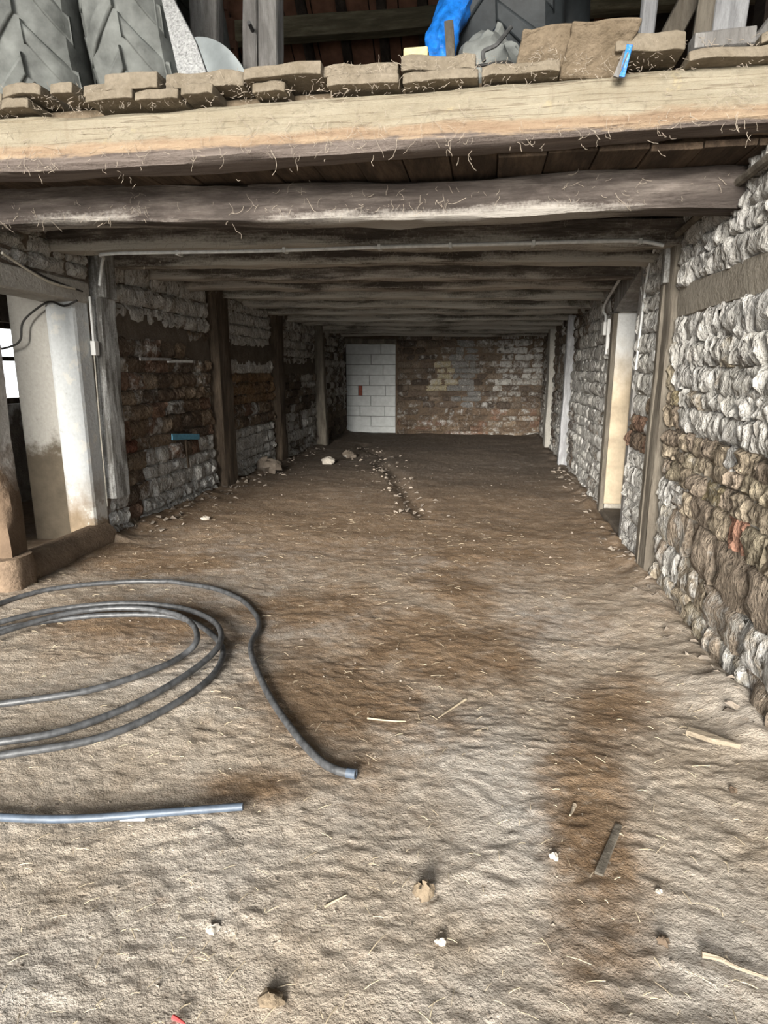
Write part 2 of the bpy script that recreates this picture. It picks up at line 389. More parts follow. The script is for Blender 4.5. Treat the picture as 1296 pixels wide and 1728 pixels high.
def rough_bar(p0, p1, a, b, up=(0, 0, 1), segs=24, wob=0.01, chamfer=0.012, seed=0, taper=1.0, sag=0.0, bow=0.0, edge=0.0, arris=False):
    """hewn timber from p0 to p1: half sizes a (sideways) and b (along up), wavy faces and worn corners"""
    p0 = Vector(p0); p1 = Vector(p1); t = (p1 - p0).normalized(); U = Vector(up); U = (U - t * U.dot(t)).normalized(); A = t.cross(U)
    mb = MB(); prof = []
    ca, cb = chamfer / a, chamfer / b
    for (x, y) in ((1, 1), (-1, 1), (-1, -1), (1, -1)):
        c = [(x, y * (1 - cb)), (x * (1 - ca), y)] if x * y > 0 else [(x * (1 - ca), y), (x, y * (1 - cb))]
        prof += c
    # extra midpoints on each face for relief
    pr = []
    for i, q in enumerate(prof):
        pr.append(q); nq = prof[(i + 1) % len(prof)]
        if i % 2 == 1:
            for f_ in (0.33, 0.66): pr.append((q[0] + (nq[0] - q[0]) * f_, q[1] + (nq[1] - q[1]) * f_))
    n = len(pr); vs = []
    L = (p1 - p0).length
    for i in range(segs + 1):
        f = i / segs; c = p0 + (p1 - p0) * f - U * (sag * 4 * f * (1 - f)) + A * (bow * 4 * f * (1 - f))
        sc = 1 + (taper - 1) * f
        c = c + U * (float(fbm(f * L * 0.9 + seed * 7.1, seed * 1.3, 5, 2)) * wob * 1.3) + A * (float(fbm(f * L * 0.9 + seed * 3.3, seed * 2.7 + 9, 6, 2)) * wob * 1.3)
        for j, (x, y) in enumerate(pr):
            w = float(fbm(f * L * 3.0 + seed * 5.7, j * 0.9 + seed, 8, 3)) * wob
            ed = edge * max(0, float(fbm(f * L * 5 + j * 3.1, seed + 4.4, 12, 3))) if abs(x) > 0.8 and abs(y) > 0.5 else 0
            vs.append(c + A * (x * (a * sc + w - ed)) + U * (y * (b * sc + w - ed)))
    fs = [(i * n + j, (i + 1) * n + j, (i + 1) * n + (j + 1) % n, i * n + (j + 1) % n) for i in range(segs) for j in range(n)]
    fs += [tuple(range(n)), tuple(reversed(range(segs * n, (segs + 1) * n)))]
    fs = [tuple(reversed(f_)) for f_ in fs]
    mb.add(vs, fs)
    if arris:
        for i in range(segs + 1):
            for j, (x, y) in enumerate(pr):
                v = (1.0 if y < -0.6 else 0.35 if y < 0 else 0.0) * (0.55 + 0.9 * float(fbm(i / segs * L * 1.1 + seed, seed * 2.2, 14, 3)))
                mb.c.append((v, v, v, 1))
    return mb

def smooth_path(pts, per=8):
    P = [Vector(p) for p in pts]; out = []
    for i in range(len(P) - 1):
        a = P[max(i - 1, 0)]; b = P[i]; c = P[i + 1]; e = P[min(i + 2, len(P) - 1)]
        for k in range(per):
            t = k / per
            out.append(0.5 * ((2 * b) + (c - a) * t + (2 * a - 5 * b + 4 * c - e) * t * t + (3 * b - a - 3 * c + e) * t ** 3))
    out.append(P[-1]); return out

# ------------------------------------------------------------------ floor
def build_floor():
    ys = [-6.0, -3, -1.5, -0.5, 0.2, 0.6, 0.85]
    y = 0.95
    while y < 15.6:
        ys.append(y); y += max(0.009, 0.0028 * y + 0.0012 * max(0, y - 1.5) ** 1.5)
    xs = np.concatenate([np.linspace(-6.5, -3.7, 20)[:-1], np.linspace(-3.7, -1.6, 130)[:-1], np.linspace(-1.6, 1.3, 280), np.linspace(1.3, 6.0, 24)[1:]])
    X, Y = np.meshgrid(xs, np.array(ys)); Z = ground(X, Y)
    nx, ny = len(xs), len(ys)
    vs = np.stack([X.ravel(), Y.ravel(), Z.ravel()], 1)
    i = np.arange(nx * ny).reshape(ny, nx)
    fs = np.stack([i[:-1, :-1].ravel(), i[:-1, 1:].ravel(), i[1:, 1:].ravel(), i[1:, :-1].ravel()], 1)
    me = bpy.data.meshes.new('floor')
    me.vertices.add(len(vs)); me.vertices.foreach_set('co', vs.ravel())
    me.loops.add(fs.size); me.loops.foreach_set('vertex_index', fs.ravel().astype(np.int32))
    me.polygons.add(len(fs)); me.polygons.foreach_set('loop_start', np.arange(0, fs.size, 4, dtype=np.int32))
    me.polygons.foreach_set('use_smooth', np.ones(len(fs), dtype=bool)); me.update(calc_edges=True)
    me.materials.append(M['floor'])
    o = bpy.data.objects.new('floor', me); COL.objects.link(o)
    tag(o, 'trodden earth floor, pale dust in front and darker brown deeper inside', None, None, 'structure')
build_floor()
yard = MB(); yard.box(-60, 60, -60, -5.9, -0.35, -0.1); yard.box(5.9, 60, -5.9, 40, -0.35, -0.1); yard.box(-60, -6.4, -5.9, 40, -0.35, -0.1)
tag(yard.build('ground', M['yard']), 'pale gravel yard around the barn', None, None, 'structure')

# ------------------------------------------------------------------ rubble walls
def lay_courses(s0, s1, z0, z1, hmin, hmax, wmin, wmax, rnd, holes=()):
    """cells (s, z, w, h) of coursed rubble, leaving the holes (s0, s1, z0, z1) free"""
    out = []; z = z0
    while z < z1 - 0.02:
        h = rnd.uniform(hmin, hmax)
        if z1 - z - h < hmin * 0.5: h = z1 - z
        s = s0 - rnd.uniform(0, wmin)
        while s < s1:
            w = rnd.uniform(wmin, wmax)
            if rnd.random() < 0.12: w *= 1.5
            a, b = max(s, s0), min(s + w, s1)
            if b - a > 0.03:
                cs, cz = (a + b) / 2, z + h / 2
                if not any(q[0] - 0.01 < cs < q[1] + 0.01 and q[2] - h * .35 < cz < q[3] + h * .35 for q in holes):
                    out.append((cs, cz, b - a, h))
            s += w
        z += h
    return out

def stone_geo(w, h, proud, bulge, seed, nu=6, nv=5, ridge=0.012):
    """one hewn stone in wall coordinates: (along, up, out)"""
    us = np.linspace(-1, 1, nu); vs_ = np.linspace(-1, 1, nv)
    U, V = np.meshgrid(us, vs_)
    so = seed * 13.7
    rc = 0.93 + 0.07 * (1 - np.abs(U * V) ** 2.0)
    x = U * w / 2 * rc * 0.995 + 0.06 * w * fbm(U * 1.1 + so, V * 1.1, 3, 2)
    z = V * h / 2 * rc * 0.99 + 0.09 * h * fbm(U * 1.2 + so + 50, V * 1.3, 4, 2)
    o = proud + bulge * (1 - U ** 4) * (1 - V ** 4) + ridge * fbm(U * w * 18 + so, V * h * 5 + so, 5, 3) * 1.8
    o = o + 0.012 * fbm(U * 1.5 + so, V * 1.5 + 9, 6, 2) * 2
    rim = (np.abs(U) > 0.99) | (np.abs(V) > 0.99)
    o = np.where(rim, o - bulge * 0.2 - 0.012 * vnoise(U * 3 + so, V * 3, 8) - 0.002, o)
    front = list(zip(x.ravel(), z.ravel(), o.ravel()))
    ring = [(0, i) for i in range(nu)] + [(j, nu - 1) for j in range(1, nv)] + [(nv - 1, i) for i in range(nu - 2, -1, -1)] + [(j, 0) for j in range(nv - 2, 0, -1)]
    ridx = [j * nu + i for j, i in ring]
    base = len(front)
    back = [(front[i][0] * 1.02, front[i][1] * 1.02, -0.05) for i in ridx]
    fs = [(j * nu + i, j * nu + i + 1, (j + 1) * nu + i + 1, (j + 1) * nu + i) for j in range(nv - 1) for i in range(nu - 1)]
    n = len(ridx)
    fs += [(ridx[k], base + k, base + (k + 1) % n, ridx[(k + 1) % n]) for k in range(n)]
    return front + back, fs

def build_wall_stones(parent, cells, frame, colour, rnd, limit, nu=6, nv=5, proud=(0.0, 0.03), bulge=(0.012, 0.035), ridge=0.012, rank=None):
    """frame(s, z, out) -> world point; flip when the frame mirrors. The largest in view become objects, the rest one joined part."""
    order = sorted(cells, key=rank) if rank else cells
    rest = MB()
    p = Vector(frame(0, 0, 0)); ex = Vector(frame(1, 0, 0)) - p; ez = Vector(frame(0, 1, 0)) - p; eo = Vector(frame(0, 0, 1)) - p
    flip = ex.cross(ez).dot(eo) < 0
    for i, (s, z, w, h) in enumerate(order):
        big = i < limit
        g, fs = stone_geo(w, h, rnd.uniform(*proud), rnd.uniform(*bulge) * min(1, max(w, h) / 0.16), rnd.random() * 50, nu if big else 4, nv if big else 4, ridge)
        c = colour(s, z, rnd)
        vs = [frame(s + a, z + b, o) for a, b, o in g]
        if flip: fs = [tuple(reversed(f)) for f in fs]
        if big:
            mb = MB(); mb.add(vs, fs, c)
            mb.build('stone', M['stone'], parent, True, loc=frame(s, z, 0), sharp=62)
        else: rest.add(vs, fs, c)
    if rest.v:
        o = rest.build('stone_courses', M['stone'], parent, True, sharp=62); o['kind'] = 'stuff'

def pick(rnd, cols, j=0.18):
    c = rnd.choice(cols); k = rnd.uniform(1 - j, 1 + j); return tuple(x * k for x in c)

BARE_TAN = [(0.40, 0.335, 0.25), (0.35, 0.29, 0.215), (0.32, 0.26, 0.20), (0.43, 0.37, 0.27), (0.30, 0.245, 0.19)]
BARE_BROWN = [(0.215, 0.155, 0.105), (0.17, 0.122, 0.085), (0.25, 0.19, 0.135), (0.14, 0.105, 0.077), (0.21, 0.13, 0.09)]
BARE_DARK = [(0.15, 0.115, 0.088), (0.18, 0.14, 0.105), (0.115, 0.09, 0.072), (0.22, 0.175, 0.135)]

# --- right wall -------------------------------------------------------
XR = 1.27
wr = MB()
wr.box(XR + 0.015, XR + 0.42, 0.6, 5.80, -0.3, 2.62)
wr.box(XR + 0.055, XR + 0.45, 7.0, 15.8, -0.3, 2.62)
wr.box(XR + 0.02, XR + 0.42, 5.80, 7.0, 2.36, 2.62)
wall_right = wr.build('wall_right', M['mortar_light'])
tag(wall_right, 'limewashed rubble wall, bare tan stone low down near the camera', None, None, 'structure')
def col_right(s, z, rnd):
    n = float(fbm(s * 1.3, z * 1.5, 40, 3))
    lim = 0.98 + 0.10 * (s - 3.4) + 0.35 * n
    if s < 4.7:
        if z > lim + 0.16: return (*pick(rnd, BARE_TAN), rnd.uniform(0.72, 0.98) - (0.22 if 1.3 < z < 1.9 and rnd.random() < 0.35 else 0))
        wash = rnd.uniform(0.05, 0.40)
        if z < 0.32: wash = rnd.uniform(0.3, 0.62)
        if s > 4.05 and z < 0.75: wash = rnd.uniform(0.45, 0.85)
        q = rnd.random()
        if q < 0.07: return (0.42, 0.35, 0.215, wash)
        if 0.64 < z < 0.80 and 3.28 < s < 3.46: return (0.37, 0.20, 0.14, 0.15)
        return (*pick(rnd, BARE_TAN), wash)
    if s < 5.8:
        return (*pick(rnd, BARE_BROWN), rnd.uniform(0.75, 1.0) if not (0.9 < z < 1.45 and rnd.random() < 0.5) else 0.2)
    w = 0.62 + 0.25 * n + (0.12 if z < 1.9 else 0)
    if s > 9.5: w -= 0.22
    return (*pick(rnd, BARE_DARK), w + rnd.uniform(-0.14, 0.14))
rnd = random.Random(3)
cells = lay_courses(1.6, 4.70, -0.05, 0.34, 0.16, 0.24, 0.18, 0.36, rnd)
cells += lay_courses(1.6, 4.70, 0.34, 0.62, 0.24, 0.30, 0.26, 0.48, rnd)
cells += lay_courses(1.6, 4.70, 0.62, 1.0, 0.10, 0.16, 0.12, 0.28, rnd)
cells += lay_courses(1.6, 4.70, 1.0, 1.85, 0.10, 0.16, 0.075, 0.21, rnd)
cells += lay_courses(1.6, 4.70, 2.03, 2.62, 0.10, 0.15, 0.08, 0.22, rnd)
cells = [(a, b + rnd.uniform(-0.014, 0.014), w * 1.04, h * rnd.uniform(1.0, 1.12)) for a, b, w, h in cells]
cells += lay_courses(5.03, 5.78, -0.05, 2.45, 0.12, 0.18, 0.16, 0.34, rnd)
far = lay_courses(7.06, 10.1, -0.05, 2.4, 0.12, 0.18, 0.18, 0.36, rnd) + lay_courses(10.36, 12.7, -0.05, 2.4, 0.12, 0.18, 0.2, 0.4, rnd) + lay_courses(13.3, 15.2, -0.05, 2.4, 0.12, 0.18, 0.2, 0.4, rnd)
fr_right = lambda s, z, o: (XR - o + (0.03 if s > 6.9 else 0.0), s, z)
def rank_right(c):
    if c[0] < 2.45: return 50 + abs(c[0])
    return c[0] - c[2] * 3
build_wall_stones(wall_right, cells + far, fr_right, col_right, random.Random(4), 295, 9, 6, (0.0, 0.018), (0.006, 0.018), 0.02, rank_right)
bd = MB()
n = 40; vs = []
for i in range(n + 1):
    y = 1.6 + (4.66 - 1.6) * i / n
    for (z, o) in ((1.84, -0.03), (1.85, 0.010), (1.94, 0.018), (2.03, 0.012), (2.045, -0.03)):
        vs.append((XR - o - 0.008 * float(fbm(y * 3, z * 9, 5, 3)), y, z + 0.02 * float(fbm(y * 1.5, z * 3, 6, 3))))
bd.add(vs, [(i * 5 + j, i * 5 + j + 1, (i + 1) * 5 + j + 1, (i + 1) * 5 + j) for i in range(n) for j in range(4)])
tag(bd.build('render_band', M['band'], wall_right, True), 'smooth grey render band along the stone wall')

# --- left wall ----------------------------------------------------------
XL = -3.36
wl = MB()
wl.box(XL - 0.26, XL, 4.95, 5.46, -0.3, 2.62)
wl.box(XL - 0.45, XL - 0.02, 5.46, 15.8, -0.3, 2.62)
wl.box(XL - 0.45, XL, 3.72, 4.95, 2.22, 2.75)
wall_left = wl.build('wall_left', M['mortar_dark'])
tag(wall_left, 'sooty rubble wall with brown bare courses between limewashed ones', None, None, 'structure')
def col_left(s, z, rnd):
    n = float(fbm(s * 1.2, z * 1.6, 45, 3))
    if s < 5.4: return (*pick(rnd, BARE_DARK), rnd.uniform(0.5, 0.9))
    if s < 7.6:
        if z > 1.98: return (*pick(rnd, BARE_DARK), rnd.uniform(0.58, 0.9))
        if z > 1.45: return (*pick(rnd, BARE_BROWN), rnd.uniform(0.25, 0.5))
        if z < 0.62 + 0.3 * n and s > 5.75: return (*pick(rnd, BARE_BROWN), rnd.uniform(0.6, 0.92))
        if s < 5.8 and 0.65 < z < 0.9: return (0.20, 0.085, 0.055, 0.1)
        return (*pick(rnd, BARE_BROWN), rnd.uniform(0.2, 0.5))
    if s < 10.0:
        if 0.95 + 0.2 * n < z < 1.42: return (*pick(rnd, [(0.24, 0.145, 0.075), (0.19, 0.12, 0.07), (0.28, 0.18, 0.10)]), rnd.uniform(0.05, 0.4))
        if 0.72 < z < 0.98: return (*pick(rnd, BARE_BROWN), rnd.uniform(0.2, 0.5))
        return (*pick(rnd, BARE_DARK), rnd.uniform(0.62, 0.9))
    if s < 12.6:
        if 0.7 < z < 1.5 and n > -0.25: return (*pick(rnd, BARE_DARK), rnd.uniform(0.1, 0.45))
        return (*pick(rnd, BARE_DARK), rnd.uniform(0.45, 0.8))
    return (*pick(rnd, BARE_DARK), rnd.uniform(0.35, 0.65) - (0.3 if z < 0.6 else 0))
rnd = random.Random(8)
# sloping dark render bands leave a gap in the coursing
def in_band(s, z):
    if 5.45 < s < 7.5:
        t = (s - 5.4) / 2.0; return 1.84 - 0.22 * t * t < z < 2.01 - 0.20 * t * t
    if 8.0 < s < 9.8: return 1.62 < z < 1.83
    if 10.2 < s < 12.4: return 1.45 < z < 1.66 and s > 10.3
    return False
cells = []
for a, b in ((5.46, 7.48), (7.96, 9.80), (10.16, 12.40), (12.95, 15.2)):
    cells += lay_courses(a, b, -0.05, 2.52, 0.12, 0.19, 0.17, 0.36, rnd)
cells = [c for c in cells if not in_band(c[0], c[1])]
cells += lay_courses(3.55, 5.12, 2.24, 2.7, 0.10, 0.14, 0.16, 0.32, rnd)
cells += lay_courses(5.13, 5.44, -0.05, 0.42, 0.12, 0.18, 0.1, 0.2, rnd)
fr_left = lambda s, z, o: (XL + o, s, z)
build_wall_stones(wall_left, cells, fr_left, col_left, random.Random(9), 295, 7, 5, (0.0, 0.03), (0.008, 0.028), 0.024, lambda c: (3 if c[0] < 4.15 else c[0]) - c[2] * 3)
for k, (a, b, f0, f1) in enumerate(((5.46, 7.48, lambda s: 1.84 - 0.22 * ((s - 5.4) / 2) ** 2, lambda s: 2.01 - 0.20 * ((s - 5.4) / 2) ** 2),
                     (7.96, 9.8, lambda s: 1.62, lambda s: 1.83), (10.3, 12.4, lambda s: 1.45, lambda s: 1.66))):
    bd = MB(); vs = []; n = 24
    for i in range(n + 1):
        s = a + (b - a) * i / n; z0, z1 = f0(s) - 0.06, f1(s) + 0.06
        for q, o in ((0, -0.03), (0.03, 0.012), (0.5, 0.02), (0.97, 0.012), (1, -0.03)):
            vs.append((XL + o + 0.008 * float(fbm(s * 3, q * 3, 7, 3)), s, z0 + (z1 - z0) * q + 0.03 * float(fbm(s * 2, q * 2, 9, 3))))
    bd.add(vs, [tuple(reversed((i * 5 + j, i * 5 + j + 1, (i + 1) * 5 + j + 1, (i + 1) * 5 + j))) for i in range(n) for j in range(4)])
    bd.build('render_band', M['band_dark'], wall_left, True)

# --- back wall ------------------------------------------------------------
YB = 15.2
wb = MB(); wb.box(-4.0, -3.36, YB - 0.02, YB + 0.45, -0.3, 2.62); wb.box(-2.12, 1.9, YB, YB + 0.45, -0.3, 2.62)
wb.box(-3.36, -2.12, YB + 0.16, YB + 0.45, -0.3, 2.62); wb.box(-3.36, -2.12, YB, YB + 0.2, 2.14, 2.62)
wall_back = wb.build('wall_back', M['mortar_brown'])
tag(wall_back, 'dark brown rubble end wall with flaking limewash patches', None, None, 'structure')
def col_back(s, z, rnd):
    n = float(fbm(s * 1.4, z * 1.4, 60, 3))
    if -1.20 < s < -0.78 and 1.02 < z < 1.68: return (0.46, 0.40, 0.27, 0.45)
    if -0.74 < s < -0.25 and 0.55 < z < 2.1: return (0.24, 0.235, 0.225, 0.40)
    if s > 0.28 and z > 1.15 + 0.25 * n: return (*pick(rnd, BARE_DARK), rnd.uniform(0.47, 0.63))
    if z < 0.55: return (*pick(rnd, BARE_BROWN), rnd.uniform(0.36, 0.49))
    return (*pick(rnd, BARE_DARK, 0.3), rnd.uniform(0.28, 0.47))
rnd = random.Random(21)
cells = lay_courses(-2.08, 1.30, -0.05, 2.35, 0.11, 0.17, 0.14, 0.46, rnd)
build_wall_stones(wall_back, cells, lambda s, z, o: (s, YB - o, z), col_back, random.Random(22), 295, 5, 5, (0.0, 0.025), (0.01, 0.03), 0.01)

# --- breeze-block infill of the old doorway in the back wall ---------------
infill = MB(); infill.box(-3.34, -2.12, YB + 0.03, YB + 0.17, 0.0, 2.16)
infill = infill.build('block_infill', M['block_joint'])
tag(infill, 'pale grey breeze-block infill closing the doorway in the end wall', 'block wall')
rows = [((-3.33, -2.66), (-2.65, -2.13)), ((-3.33, -2.96, -2.43), (-2.95, -2.44, -2.13)), ((-3.33, -2.73), (-2.72, -2.13))]
zrow = 0.16; hb = 0.232
splits = [[-2.73], [-3.0, -2.39], [-2.73], [-3.04, -2.94, -2.37], [-2.76], [-2.43], [-2.72], [-2.48]]
for i, sp in enumerate(splits):
    xs = [-3.335] + sp + [-2.125]
    z0 = zrow + i * (hb + 0.012)
    for a, b in zip(xs[:-1], xs[1:]):
        mb = MB(); red = abs(a + 3.04) < 0.001
        mb.box(a + 0.006, b - 0.006, YB + 0.005 + random.uniform(0, 0.006), YB + 0.10, z0, z0 + hb)
        o = mb.build('brick' if red else 'block', M['red_chip'] if red else M['block'], infill, bevel=0.008)
        if red: o['label'] = 'red brick chip set on end'
mb = rough_bar((-3.34, YB + 0.03, 0.08), (-2.12, YB + 0.03, 0.08), 0.06, 0.08, segs=16, wob=0.02); mb.build('mortar_footing', M['block'], infill, True)
mb = rough_bar((-3.36, YB - 0.01, 2.16), (-2.1, YB - 0.01, 2.15), 0.04, 0.06, segs=8, wob=0.012)
tag(mb.build('trim_1', M['post_grey'], None, True), 'short timber lintel over the breeze blocks', None, None, 'structure')

# ------------------------------------------------------------------ left doorway
def slab(pts_xy, z0, z1, name, mat, parent=None, bevel=0.02):
    mb = MB(); n = len(pts_xy)
    mb.add([(x, y, z) for z in (z0, z1) for x, y in pts_xy], [tuple(reversed(range(n))), tuple(range(n, 2 * n))] + [(i, (i + 1) % n, n + (i + 1) % n, n + i) for i in range(n)])
    return mb.build(name, mat, parent, bevel=bevel)
d1 = empty('door_1', (XL, 4.5, 0))
tag(d1, 'open doorway with limewashed jamb and soaked grey plaster reveal', None, None, 'structure')
def dpart(o, p):
    o.parent = p; o.location = Vector(o.location) - Vector(p.location); return o
o = dpart(slab([(XL - 0.27, 4.93), (XL + 0.012, 4.90), (XL + 0.02, 5.12), (XL - 0.27, 5.12)], 0.06, 2.08, 'jamb', M['jamb_white'], None, 0.035), d1); o['label'] = 'limewashed rounded jamb with tan foot'
o = dpart(slab([(XL - 0.68, 5.02), (XL - 0.25, 4.99), (XL - 0.25, 5.4), (XL - 0.68, 5.4)], -0.1, 2.3, 'reveal', M['jamb_grey'], None, 0.02), d1); o['label'] = 'grey plaster reveal, soaked dark below'
mb = rough_bar((XL - 0.12, 3.6, 2.15), (XL - 0.12, 5.12, 2.13), 0.15, 0.085, segs=14, wob=0.008)
dpart(mb.build('lintel', M['plaster_grey'], None, True), d1)
# side room beyond the doorway: outer wall with a window, its ceiling, and an unseen wall added for shade
wo = MB(); wo.box(-5.6, -5.3, 3.0, 5.75, -0.3, 2.75); wo.box(-5.6, -5.3, 7.15, 9.0, -0.3, 2.75); wo.box(-5.6, -5.3, 5.75, 7.15, -0.3, 1.12); wo.box(-5.6, -5.3, 5.75, 7.15, 2.02, 2.75)
wo.box(-5.6, -3.8, 9.0, 9.2, -0.3, 2.75); wo.box(-6.8, -3.92, 2.55, 2.75, -0.3, 2.75)  # second box: unseen wall, added to shade the grey reveal
tag(wo.build('wall_outer', M['mortar_dark']), 'dark outer wall of the side room with a window, plus an added unseen shading wall', None, None, 'structure')
w1 = empty('window_1', (-5.45, 6.45, 1.1)); tag(w1, 'bright side-room window glimpsed through the open doorway', None, None, 'structure')
for nm, a in (('frame', (-5.5, -5.42, 5.75, 5.83, 1.12, 2.02)), ('frame', (-5.5, -5.42, 7.07, 7.15, 1.12, 2.02)), ('glazing_bar', (-5.48, -5.44, 5.8, 7.1, 1.60, 1.65)), ('frame', (-5.5, -5.42, 5.75, 7.15, 1.12, 1.18)), ('frame', (-5.5, -5.42, 5.75, 7.15, 1.96, 2.02)), ('glazing_bar', (-5.48, -5.44, 6.43, 6.48, 1.15, 2.0))):
    mb = MB(); mb.box(*a); dpart(mb.build(nm, M['post_brown']), w1)
# rounded clay pipe lying across the doorway as a threshold
thr = empty('threshold_pipe', (XL + 0.02, 4.4, 0)); tag(thr, 'half-buried brown clay pipe lying across the doorway as threshold', 'pipe')
for (y0, y1, r0, r1) in ((3.8, 4.42, 0.165, 0.16), (4.36, 5.05, 0.14, 0.145)):
    mb = MB(); pts = [(XL - 0.02, y0 + (y1 - y0) * i / 12, 0.0 + (0.02 if y0 > 4 else 0)) for i in range(13)]
    mb.tube(pts, [r0 + (r1 - r0) * i / 12  for i in range(13)], 20)
    dpart(mb.build('pipe_length', M['clay_pipe'], None, True), thr)
# near post at the edge of the doorway
np_ = empty('timber_post', (XL, 3.86, 0)); tag(np_, 'gnarled door post, weathered pale above and brown below, nearest the hose', 'post', 'timber posts along the walls')
mb = rough_bar((XL + 0.05, 3.84, -0.05), (XL - 0.04, 3.86, 1.86), 0.11, 0.11, up=(0, 1, 0), segs=26, wob=0.022, chamfer=0.03, seed=3); dpart(mb.build('shaft', M['post_near'], None, True), np_)
mb = rough_bar((XL - 0.09, 3.84, 1.84), (XL - 0.09, 3.84, 2.16), 0.12, 0.13, up=(0, 1, 0), segs=6, wob=0.015, seed=5); dpart(mb.build('head_block', M['plaster_grey'], None, True), np_)
mb = rough_bar((XL + 0.08, 3.80, -0.05), (XL + 0.07, 3.80, 0.22), 0.14, 0.15, up=(0, 1, 0), segs=6, wob=0.03, chamfer=0.06, seed=6); dpart(mb.build('foot_stone', M['clay_pipe'], None, True, sharp=80), np_)

# ------------------------------------------------------------------ right doorway
d2 = empty('door_2', (XR, 6.4, 0)); tag(d2, 'open doorway with a white and tan stained reveal and daylight beyond', None, None, 'structure')
o = dpart(slab([(XR + 0.02, 6.96), (XR + 0.225, 6.96), (XR + 0.225, 7.2), (XR + 0.02, 7.2)], 0.08, 2.06, 'reveal', M['jamb_tan'], None, 0.015), d2); o['label'] = 'plaster reveal, white above and tan below'
o = dpart(slab([(XR + 0.235, 6.86), (XR + 0.45, 6.80), (XR + 0.45, 7.2), (XR + 0.235, 7.2)], 0.0, 2.25, 'door_frame', M['post_pale'], None, 0.008), d2)
dpart(slab([(XR - 0.01, 6.93), (XR + 0.035, 6.93), (XR + 0.035, 7.06), (XR - 0.01, 7.06)], 0.0, 2.06, 'door_frame', M['post_grey'], None, 0.006), d2)
dpart(slab([(XR - 0.02, 5.74), (XR + 0.05, 5.74), (XR + 0.05, 5.83), (XR - 0.02, 5.83)], 0.0, 2.45, 'door_frame', M['post_pale'], None, 0.006), d2)
mb = MB(); vs = [(XR + 0.0, 5.82, 2.40), (XR + 0.42, 5.82, 2.40), (XR + 0.42, 7.0, 2.40), (XR + 0.0, 7.0, 2.40), (XR + 0.0, 5.82, 2.36), (XR + 0.42, 5.82, 2.36), (XR + 0.42, 7.0, 2.07), (XR + 0.0, 7.0, 2.07)]
mb.add(vs, [(0, 1, 2, 3), (7, 6, 5, 4), (0, 4, 5, 1), (1, 5, 6, 2), (2, 6, 7, 3), (3, 7, 4, 0)])
dpart(mb.build('lintel_board', M['post_pale']), d2)
dpart(slab([(XR + 0.0, 5.8), (XR + 0.5, 5.8), (XR + 0.5, 7.0), (XR + 0.0, 7.0)], -0.15, 0.03, 'sill', M['band_dark'], None, 0.02), d2)

# ------------------------------------------------------------------ posts along the walls
def post(p0, p1, a, b, mat, label, seed, **kw):
    mb = rough_bar(p0, p1, a, b, up=(1, 0, 0), segs=26, seed=seed, **kw)
    return tag(mb.build('timber_post', mat, None, True, loc=p0), label, 'post', 'timber posts along the walls')
wp = empty('timber_post', (XL, 5.28, 0)); tag(wp, 'whitewashed grey post beside the limewashed door jamb', 'post', 'timber posts along the walls')
mb = rough_bar((XL + 0.01, 5.24, 0.36), (XL + 0.0, 5.30, 2.12), 0.13, 0.085, up=(1, 0, 0), segs=24, wob=0.01, chamfer=0.02, seed=9); dpart(mb.build('shaft', M['post_white'], None, True), wp)
mb = rough_bar((XL + 0.02, 5.30, 2.10), (XL + 0.02, 5.32, 2.50), 0.12, 0.11, up=(1, 0, 0), segs=8, wob=0.014, chamfer=0.04, seed=10); dpart(mb.build('head_block', M['post_white'], None, True), wp)
post((XL + 0.03, 7.72, 0.0), (XL + 0.01, 7.72, 2.5), 0.20, 0.10, M['post_brown'], 'broad dark brown post between the brown and the whitened wall bays', 12, wob=0.014, chamfer=0.02)
post((XL + 0.03, 9.98, 0.0), (XL + 0.02, 9.98, 2.45), 0.16, 0.10, M['post_brown'], 'narrow dark post, third along the sooty wall', 13, wob=0.012, chamfer=0.02)
post((XL + 0.10, 12.50, 0.0), (XL + 0.03, 12.45, 2.4), 0.09, 0.13, M['post_grey'], 'pale leaning board-like post next to the dark recess', 14, wob=0.01, chamfer=0.012)
rp = empty('timber_post', (XR, 4.85, 0)); tag(rp, 'grey-brown post set between two stretches of white stone wall', 'post', 'timber posts along the walls')
mb = rough_bar((XR - 0.0, 4.86, -0.02), (XR - 0.0, 4.86, 2.5), 0.15, 0.055, up=(1, 0, 0), segs=26, wob=0.008, chamfer=0.01, seed=15); dpart(mb.build('shaft', M['post_grey'], None, True), rp)
mb = rough_bar((XR - 0.05, 4.92, -0.02), (XR - 0.05, 4.90, 2.1), 0.035, 0.02, up=(1, 0, 0), segs=20, wob=0.006, chamfer=0.006, seed=16); dpart(mb.build('fillet', M['post_grey'], None, True), rp)
mb = rough_bar((XR - 0.05, 4.84, 2.08), (XR - 0.05, 4.86, 2.42), 0.05, 0.03, up=(1, 0, 0), segs=6, wob=0.008, seed=17); dpart(mb.build('head_block', M['post_white'], None, True), rp)
post((XR - 0.0, 10.23, 0.0), (XR + 0.02, 10.23, 2.3), 0.09, 0.09, M['post_silver'], 'slim pale post against the far part of the limewashed wall', 18, wob=0.008, chamfer=0.01)
mb = rough_bar((XR + 0.02, 13.0, 0.0), (XR + 0.02, 13.0, 2.3), 0.28, 0.09, up=(1, 0, 0), segs=16, wob=0.012, chamfer=0.03, seed=19)
tag(mb.build('plaster_pier', M['plaster_grey'], None, True, loc=(XR, 13.0, 0)), 'grey plastered pier near the end wall', 'pier')

